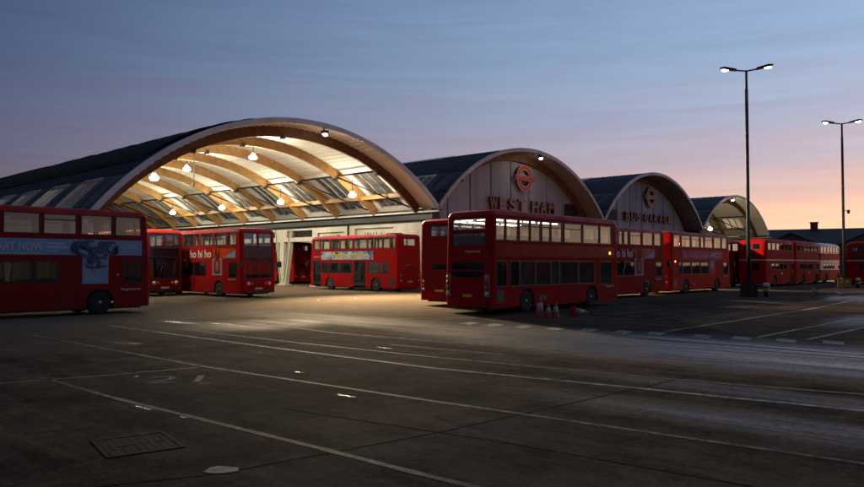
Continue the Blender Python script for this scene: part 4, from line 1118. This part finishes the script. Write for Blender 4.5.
def heritage(paint, roof, bands, rim):
    sp = dict(L=8.3, w=2.44, H=4.38, zt=3.98, off=offR, near=neaR, rear=rearR, front=frontR, wheels=(2.55, 7.35), paint=paint, roof=roof, rings=ringsR, rr=.34, rf=.34, rake=.02, rear_rake=.028, bands=bands, rim=rim, wr=.54)
    r, fn, B = make_bus('heritage_bus', sp)
    b = MB(); b.box(8.29, 8.62, -.42, .62, .45, 1.42); b.box(8.62, 8.66, -.34, .54, .6, 1.36); B(b, 'bonnet', paint)
    b = MB(); b.box(8.66, 8.685, -.24, .44, .62, 1.32); B(b, 'radiator', M['rim'])
    for s in (-1, 1):
        b = MB(); b.lathe([(.12,0),(.11,.05),(.005,.09)], (8.5, s*.82, .9), 'x', 14); b.box(8.29, 8.5, s*.82-.1, s*.82+.1, .8, 1.0); B(b, 'headlight', M['lens_white'])
        b = MB(); b.lathe([(.07,0),(.06,-.03),(.005,-.04)], (-.004, s*.92, 1.2), 'x', 12); B(b, 'tail_light', M['tail'])
    b = MB(); b.box(-.02, -.003, -.42, .42, 2.62, 3.05); B(b, 'destination_box', M['dest'])
    b = MB(); b.lathe([(.15,0),(.15,-.012),(.01,-.014)], (4.4, -1.224, 1.18), 'y', 20); b.box(4.2, 4.6, -1.244, -1.24, 1.15, 1.21); B(b, 'emblem', M['cream'])
    return r, fn, B
H1, fnH, BH = heritage(M['heritage'], M['heritage'], [(2.37,2.49,M['cream'])], M['rim_red'])
HR = [(44.75, 4.4, 'old red round-roofed double-decker with cream waist band, nearer of the two alike'), (53.3, 4.4, 'old red round-roofed double-decker with cream waist band, between its twin and the grey-roofed one')]
put(H1, 44.75, 4.4+1.22, 0, HR[0][2], 'old round-roofed double-deckers')
H2 = put(copy_tree(H1), 53.3, 4.45+1.22, 0, HR[1][2], 'old round-roofed double-deckers')
H4 = put(copy_tree(H1), 62.6, -.15+1.22, 0, 'old red double-decker cut by the right edge, behind the farther mast', 'old round-roofed double-deckers')
M['white_paint'] = mat('white_paint', (.74,.71,.66), .4, var=.06, scale=1.5)
H3, _, _ = heritage(M['heritage'], M['grey_roof'], [(1.40,2.50,M['white_paint']),(3.22,4.0,M['white_paint'])], M['rim_red'])
put(H3, 63.2, 4.9+1.22, 0, 'old double-decker with grey roof and cream lower band beside the farther mast', 'old round-roofed double-deckers')

# =====================================================================
# masts, bollards, cones, birds, litter
# =====================================================================
M['mast'] = mat('mast_steel', (.05,.05,.055), .5, metal=.4, var=.2)
M['timber_d'] = mat('weathered_guard', (.09,.060,.028), .85, var=.4, scale=6, bump=.5)
M['yel'] = mat('bollard_yellow', (.62,.46,.10), .5, var=.1, scale=6)
M['whi'] = mat('bollard_white', (.62,.60,.52), .5, var=.1, scale=6)
def mast(x, y, h, label, cctv=False, rz=0):
    r = empty('lighting_mast', (x, y, 0), rz); tag(r, label, 'lighting mast', 'twin headed lighting masts')
    b = MB(); b.tube([(0,0,0),(0,0,h*.30),(0,0,h*.80),(0,0,h-1.2)], [.125,.115,.105,.10], 12); b.tube([(0,0,h-1.25),(0,0,h)], .075, 10); b.box(-.16,.16,-.16,.16,0,.05)
    b.build('pole', M['mast'], r)
    b = MB(); b.box(-.09,.09,-.14,-.1,.6,1.5); b.build('service_door', M['steel_d'], r)
    for s in (-1, 1):
        b = MB(); b.tube([(0,0,h-.05),(s*.7,0,h+.05)], .05, 8); b.build('arm', M['mast'], r)
        hb = MB(); hb.prism([(s*.6,h-.0),(s*1.55,h+.16),(s*1.6,h+.26),(s*1.3,h+.30),(s*.6,h+.12)], -.16, .16); hd = hb.build('lamp_head', M['mast'], r)
        lb = MB(); lb.sphere((s*1.28, 0, h+.10), .19, 6, sz=(1.25,.75,.42)); lb.build('glowing_lens', M['lamp_pole'], hd)
    if cctv:
        b = MB(); b.tube([(0,0,6.75),(.35,-.1,6.75)], .03, 6); b.lathe([(.05,.1),(.12,.06),(.13,-.08),(.10,-.2),(.02,-.26)], (.38,-.1,6.7), 'z', 12); b.build('camera_dome', M['steel_d'], r)
    return r
def guard(x, y, lab):
    r = empty('mast_guard', (x, y, 0), radians(20)); tag(r, lab, 'guard rail', 'guards round the mast feet')
    for sx in (-.42, .42):
        for sy in (-.42, .42):
            b = MB(); b.box(sx-.06, sx+.06, sy-.06, sy+.06, 0, .82); b.build('post', M['timber_d'], r)
    for z in (.06, .31, .56):
        b = MB(); e_ = .21+.02*sin(z*40)
        b.box(-.47,.47,-.52,-.48,z,z+e_); b.box(-.47,.47,.48,.52,z,z+e_); b.box(-.52,-.48,-.47,.47,z,z+e_); b.box(.48,.52,-.47,.47,z,z+e_)
        b.build('rail', M['timber_d'], r)
def bollard(x, y, lab):
    r = empty('bollard', (x, y, 0)); tag(r, lab, 'bollard', 'yellow banded bollards')
    b = MB(); b.lathe([(.15,0),(.15,.32)], n=16); b.build('foot', M['steel_d'], r)
    b = MB(); b.lathe([(.17,.321),(.19,.34),(.19,.50),(.17,.52)], n=16); b.build('band', M['yel'], r)
    b = MB(); b.lathe([(.13,.521),(.13,.60)], n=16); b.build('collar', M['steel_d'], r)
    b = MB(); b.lathe([(.18,.601),(.20,.63),(.20,.80),(.14,.86),(.02,.88)], n=16); b.build('band', M['whi'], r)
mast(25.3, -1.0, 14.55, 'tall dark twin-headed mast with lit lamps before the first old bus', rz=radians(-62))
guard(25.3, -1.0, 'brown guard round the foot of the nearer mast'); bollard(25.95, -1.85, 'small yellow and white bollard beside the nearer mast')
mast(48.3, -1.0, 14.4, 'farther twin-headed mast with a camera dome partway up', True, rz=radians(-62))
guard(48.3, -1.0, 'brown guard round the foot of the farther mast'); bollard(49.0, -1.9, 'small yellow and white bollard beside the farther mast')

M['cone'] = mat('cone_orange', (.42,.035,.018), .6, var=.3, scale=7)
M['cone_w'] = mat('cone_sleeve', (.48,.44,.39), .55, var=.3, scale=7)
def cone(lab):
    r = empty('traffic_cone'); tag(r, lab, 'traffic cone', 'traffic cones beside the plain red bus')
    b = MB(); b.lathe([(.165,.03),(.15,.05),(.035,.73),(.02,.74)], n=20); b.build('shell', M['cone'], r)
    b = MB(); b.lathe([(.122,.20),(.127,.20),(.075,.52),(.068,.52)], n=20); b.build('reflective_sleeve', M['cone_w'], r)
    b = MB(); b.box(-.2,.2,-.2,.2,0,.032); b.build('base', M['cone'], r, bevel=.008)
    return r
c1 = cone('tallest orange cone, stack beside the rear wheel of the plain red bus'); c1.location = (1.12,-1.58,0); c1.scale = (1.25,1.25,1.08)
for (x, y, rz, lab, sc_) in ((1.31,-1.85,.3,'middle orange cone with pale sleeve beside the plain red bus',.74),(1.56,-2.02,.6,'orange cone with pale sleeve standing nearest to the fallen one',.80)):
    c = copy_tree(c1); c.location = (x, y, 0); c.rotation_euler = (0,0,rz); c.scale = (1,1,sc_); c['label'] = lab
c = copy_tree(c1); c.location = (2.75,-2.05,.20); c.rotation_euler = (radians(96),0,radians(60)); c.scale = (1,1,.95); c['label'] = 'orange cone lying on its side on the asphalt'
M['paper'] = mat('paper_white', (.6,.6,.58), .7, var=.1)
for (x, y, lab) in ((3.15,-2.08,'crumpled white cup on the asphalt just beyond the fallen cone'),(3.75,-2.07,'smaller white scrap on the asphalt near the front wheel')):
    b = MB(); b.lathe([(.035,0),(.05,.04),(.045,.09),(.055,.11)], n=9); b.v = [(a+random.uniform(-.01,.01), c_+random.uniform(-.01,.01), d) for a, c_, d in b.v]
    o = b.build('paper_cup', M['paper']); o.location = (x, y, .0); tag(o, lab, 'litter')

# gulls
M['gull_w'] = mat('gull_white', (.62,.62,.60), .8, var=.05); M['gull_g'] = mat('gull_grey', (.22,.23,.25), .8, var=.1); M['gull_y'] = mat('gull_yellow', (.5,.32,.04), .6)
def gull(x, y, rz, lab, upright):
    r = empty('gull', (x, y, 0), rz); tag(r, lab, 'gull', 'gulls on the yard')
    pts = [(-.30,0,.20),(-.20,0,.22),(-.05,0,.235),(.10,0,.26),(.16,0,.31+.04*upright),(.185,0,.37+.08*upright),(.235,0,.385+.08*upright),(.27,0,.375+.08*upright)]
    b = MB(); b.tube(pts, [.012,.05,.085,.085,.055,.048,.042,.012], 12); b.build('body', M['gull_w'], r)
    for s in (-1, 1):
        b = MB(); b.tube([(-.36,s*.03,.20),(-.2,s*.07,.235),(0,s*.088,.265),(.10,s*.07,.275)], [.006,.035,.05,.02], 8); b.build('wing', M['gull_g'], r)
        b = MB(); b.tube([(.02,s*.035,0),(.0,s*.035,.17)], .009, 6); b.box(-.01,.06,s*.035-.02,s*.035+.02,0,.008); b.build('leg', M['gull_y'], r)
    b = MB(); b.tube([(.262,0,.373+.08*upright),(.325,0,.36+.08*upright)], [.014,.004], 6); b.build('beak', M['gull_y'], r)
gull(30.5, -3.45, radians(160), 'white gull standing upright at the puddle, farther of the two', 1)
gull(26.3, -6.05, radians(120), 'white gull with lowered head at the puddle, nearer of the two', 0)

# =====================================================================
# buildings beyond the yard
# =====================================================================
M['brick_d'] = mat('dark_brick', (.13,.075,.055), .85, var=.2, scale=1.5)
M['slate'] = mat('slate_roof', (.035,.035,.04), .7, var=.2, scale=2)
def far_building():
    r = empty('brick_building', (112, 16, 0)); tag(r, 'long low dark brick building with two gables beyond the old buses', 'building')
    # local frame: u runs to the right in view, v away
    a = TH - radians(28) - pi/2
    r.rotation_euler = (0,0,a)
    b = MB(); b.box(-14, 10, 0, 14, 0, 5.2); b.build('wall', M['brick_d'], r)
    b = MB(); b.prism([(-.6,5.2),(14.6,5.2),(7,8.3)], -14.5, 10.5, plane='yz'); rf = b.build('roof', M['slate'], r)
    b = MB(); b.box(-3.1,-1.9,6.4,7.6,7.2,9.3); b.box(-3.2,-1.8,6.3,7.7,9.3,9.5); b.build('chimney', M['brick_d'], rf)
    b = MB(); b.box(6.5,10.5,6.0,8.2,7.8,8.9); b.build('roof_plant', M['slate'], rf)
    for x in (-6.0, 5.4):
        b = MB(); b.prism([(x-4.5,0),(x+4.5,0),(x+4.5,5.0),(x,7.2),(x-4.5,5.0)], -1.5, 4.0); gb_ = b.build('gable', M['brick_d'], r)
        b = MB()
        for s in (-1, 1): b.beam((x,-1.7,7.35),(x+s*4.9,-1.7,5.0),.5,.14); 
        b.prism([(x-4.8,5.05),(x,7.32),(x+4.8,5.05),(x,7.40)], -1.6, 6.8); b.build('verge', M['slate'], gb_)
        for xx in (-2.2, .9):
            b = MB(); b.box(x+xx, x+xx+1.2, -1.55, -1.48, 2.4, 4.2); b.build('window', M['gloss_black'], r)
far_building()
b = MB(); b.box(-90, 170, -76.4, -76, 0, 3.3); b.box(-90, 170, -76.5, -75.9, 3.301, 3.42)  # wall added out of view so lower bus windows reflect something dark
for q in range(27): b.box(-90+q*10-.3, -90+q*10+.3, -75.998, -75.7, 0, 3.2)
tag(b.build('added_reflection_wall', M['brick_d']), 'long dark brick wall added unseen behind the camera to darken window reflections', 'wall')
r = empty('street_lamp', (104, 2.5, 0)); tag(r, 'distant lit street lamp on a thin post behind the brick building', 'street lamp')
b = MB(); b.tube([(0,0,0),(0,0,8.5)], [.09,.06], 8); b.build('pole', M['mast'], r)
b = MB(); b.sphere((0,0,8.75), .30, 6); b.build('lamp_globe', M['lamp_far'], r)

# =====================================================================
# render settings
# =====================================================================
cy = SC.cycles
cy.use_denoising = True
try: cy.denoiser = 'OPENIMAGEDENOISE'
except Exception: pass
cy.sample_clamp_indirect = 5; cy.max_bounces = 7; cy.transparent_max_bounces = 24; cy.glossy_bounces = 4; cy.diffuse_bounces = 3
cy.caustics_reflective = False; cy.caustics_refractive = False
cy.use_light_tree = True
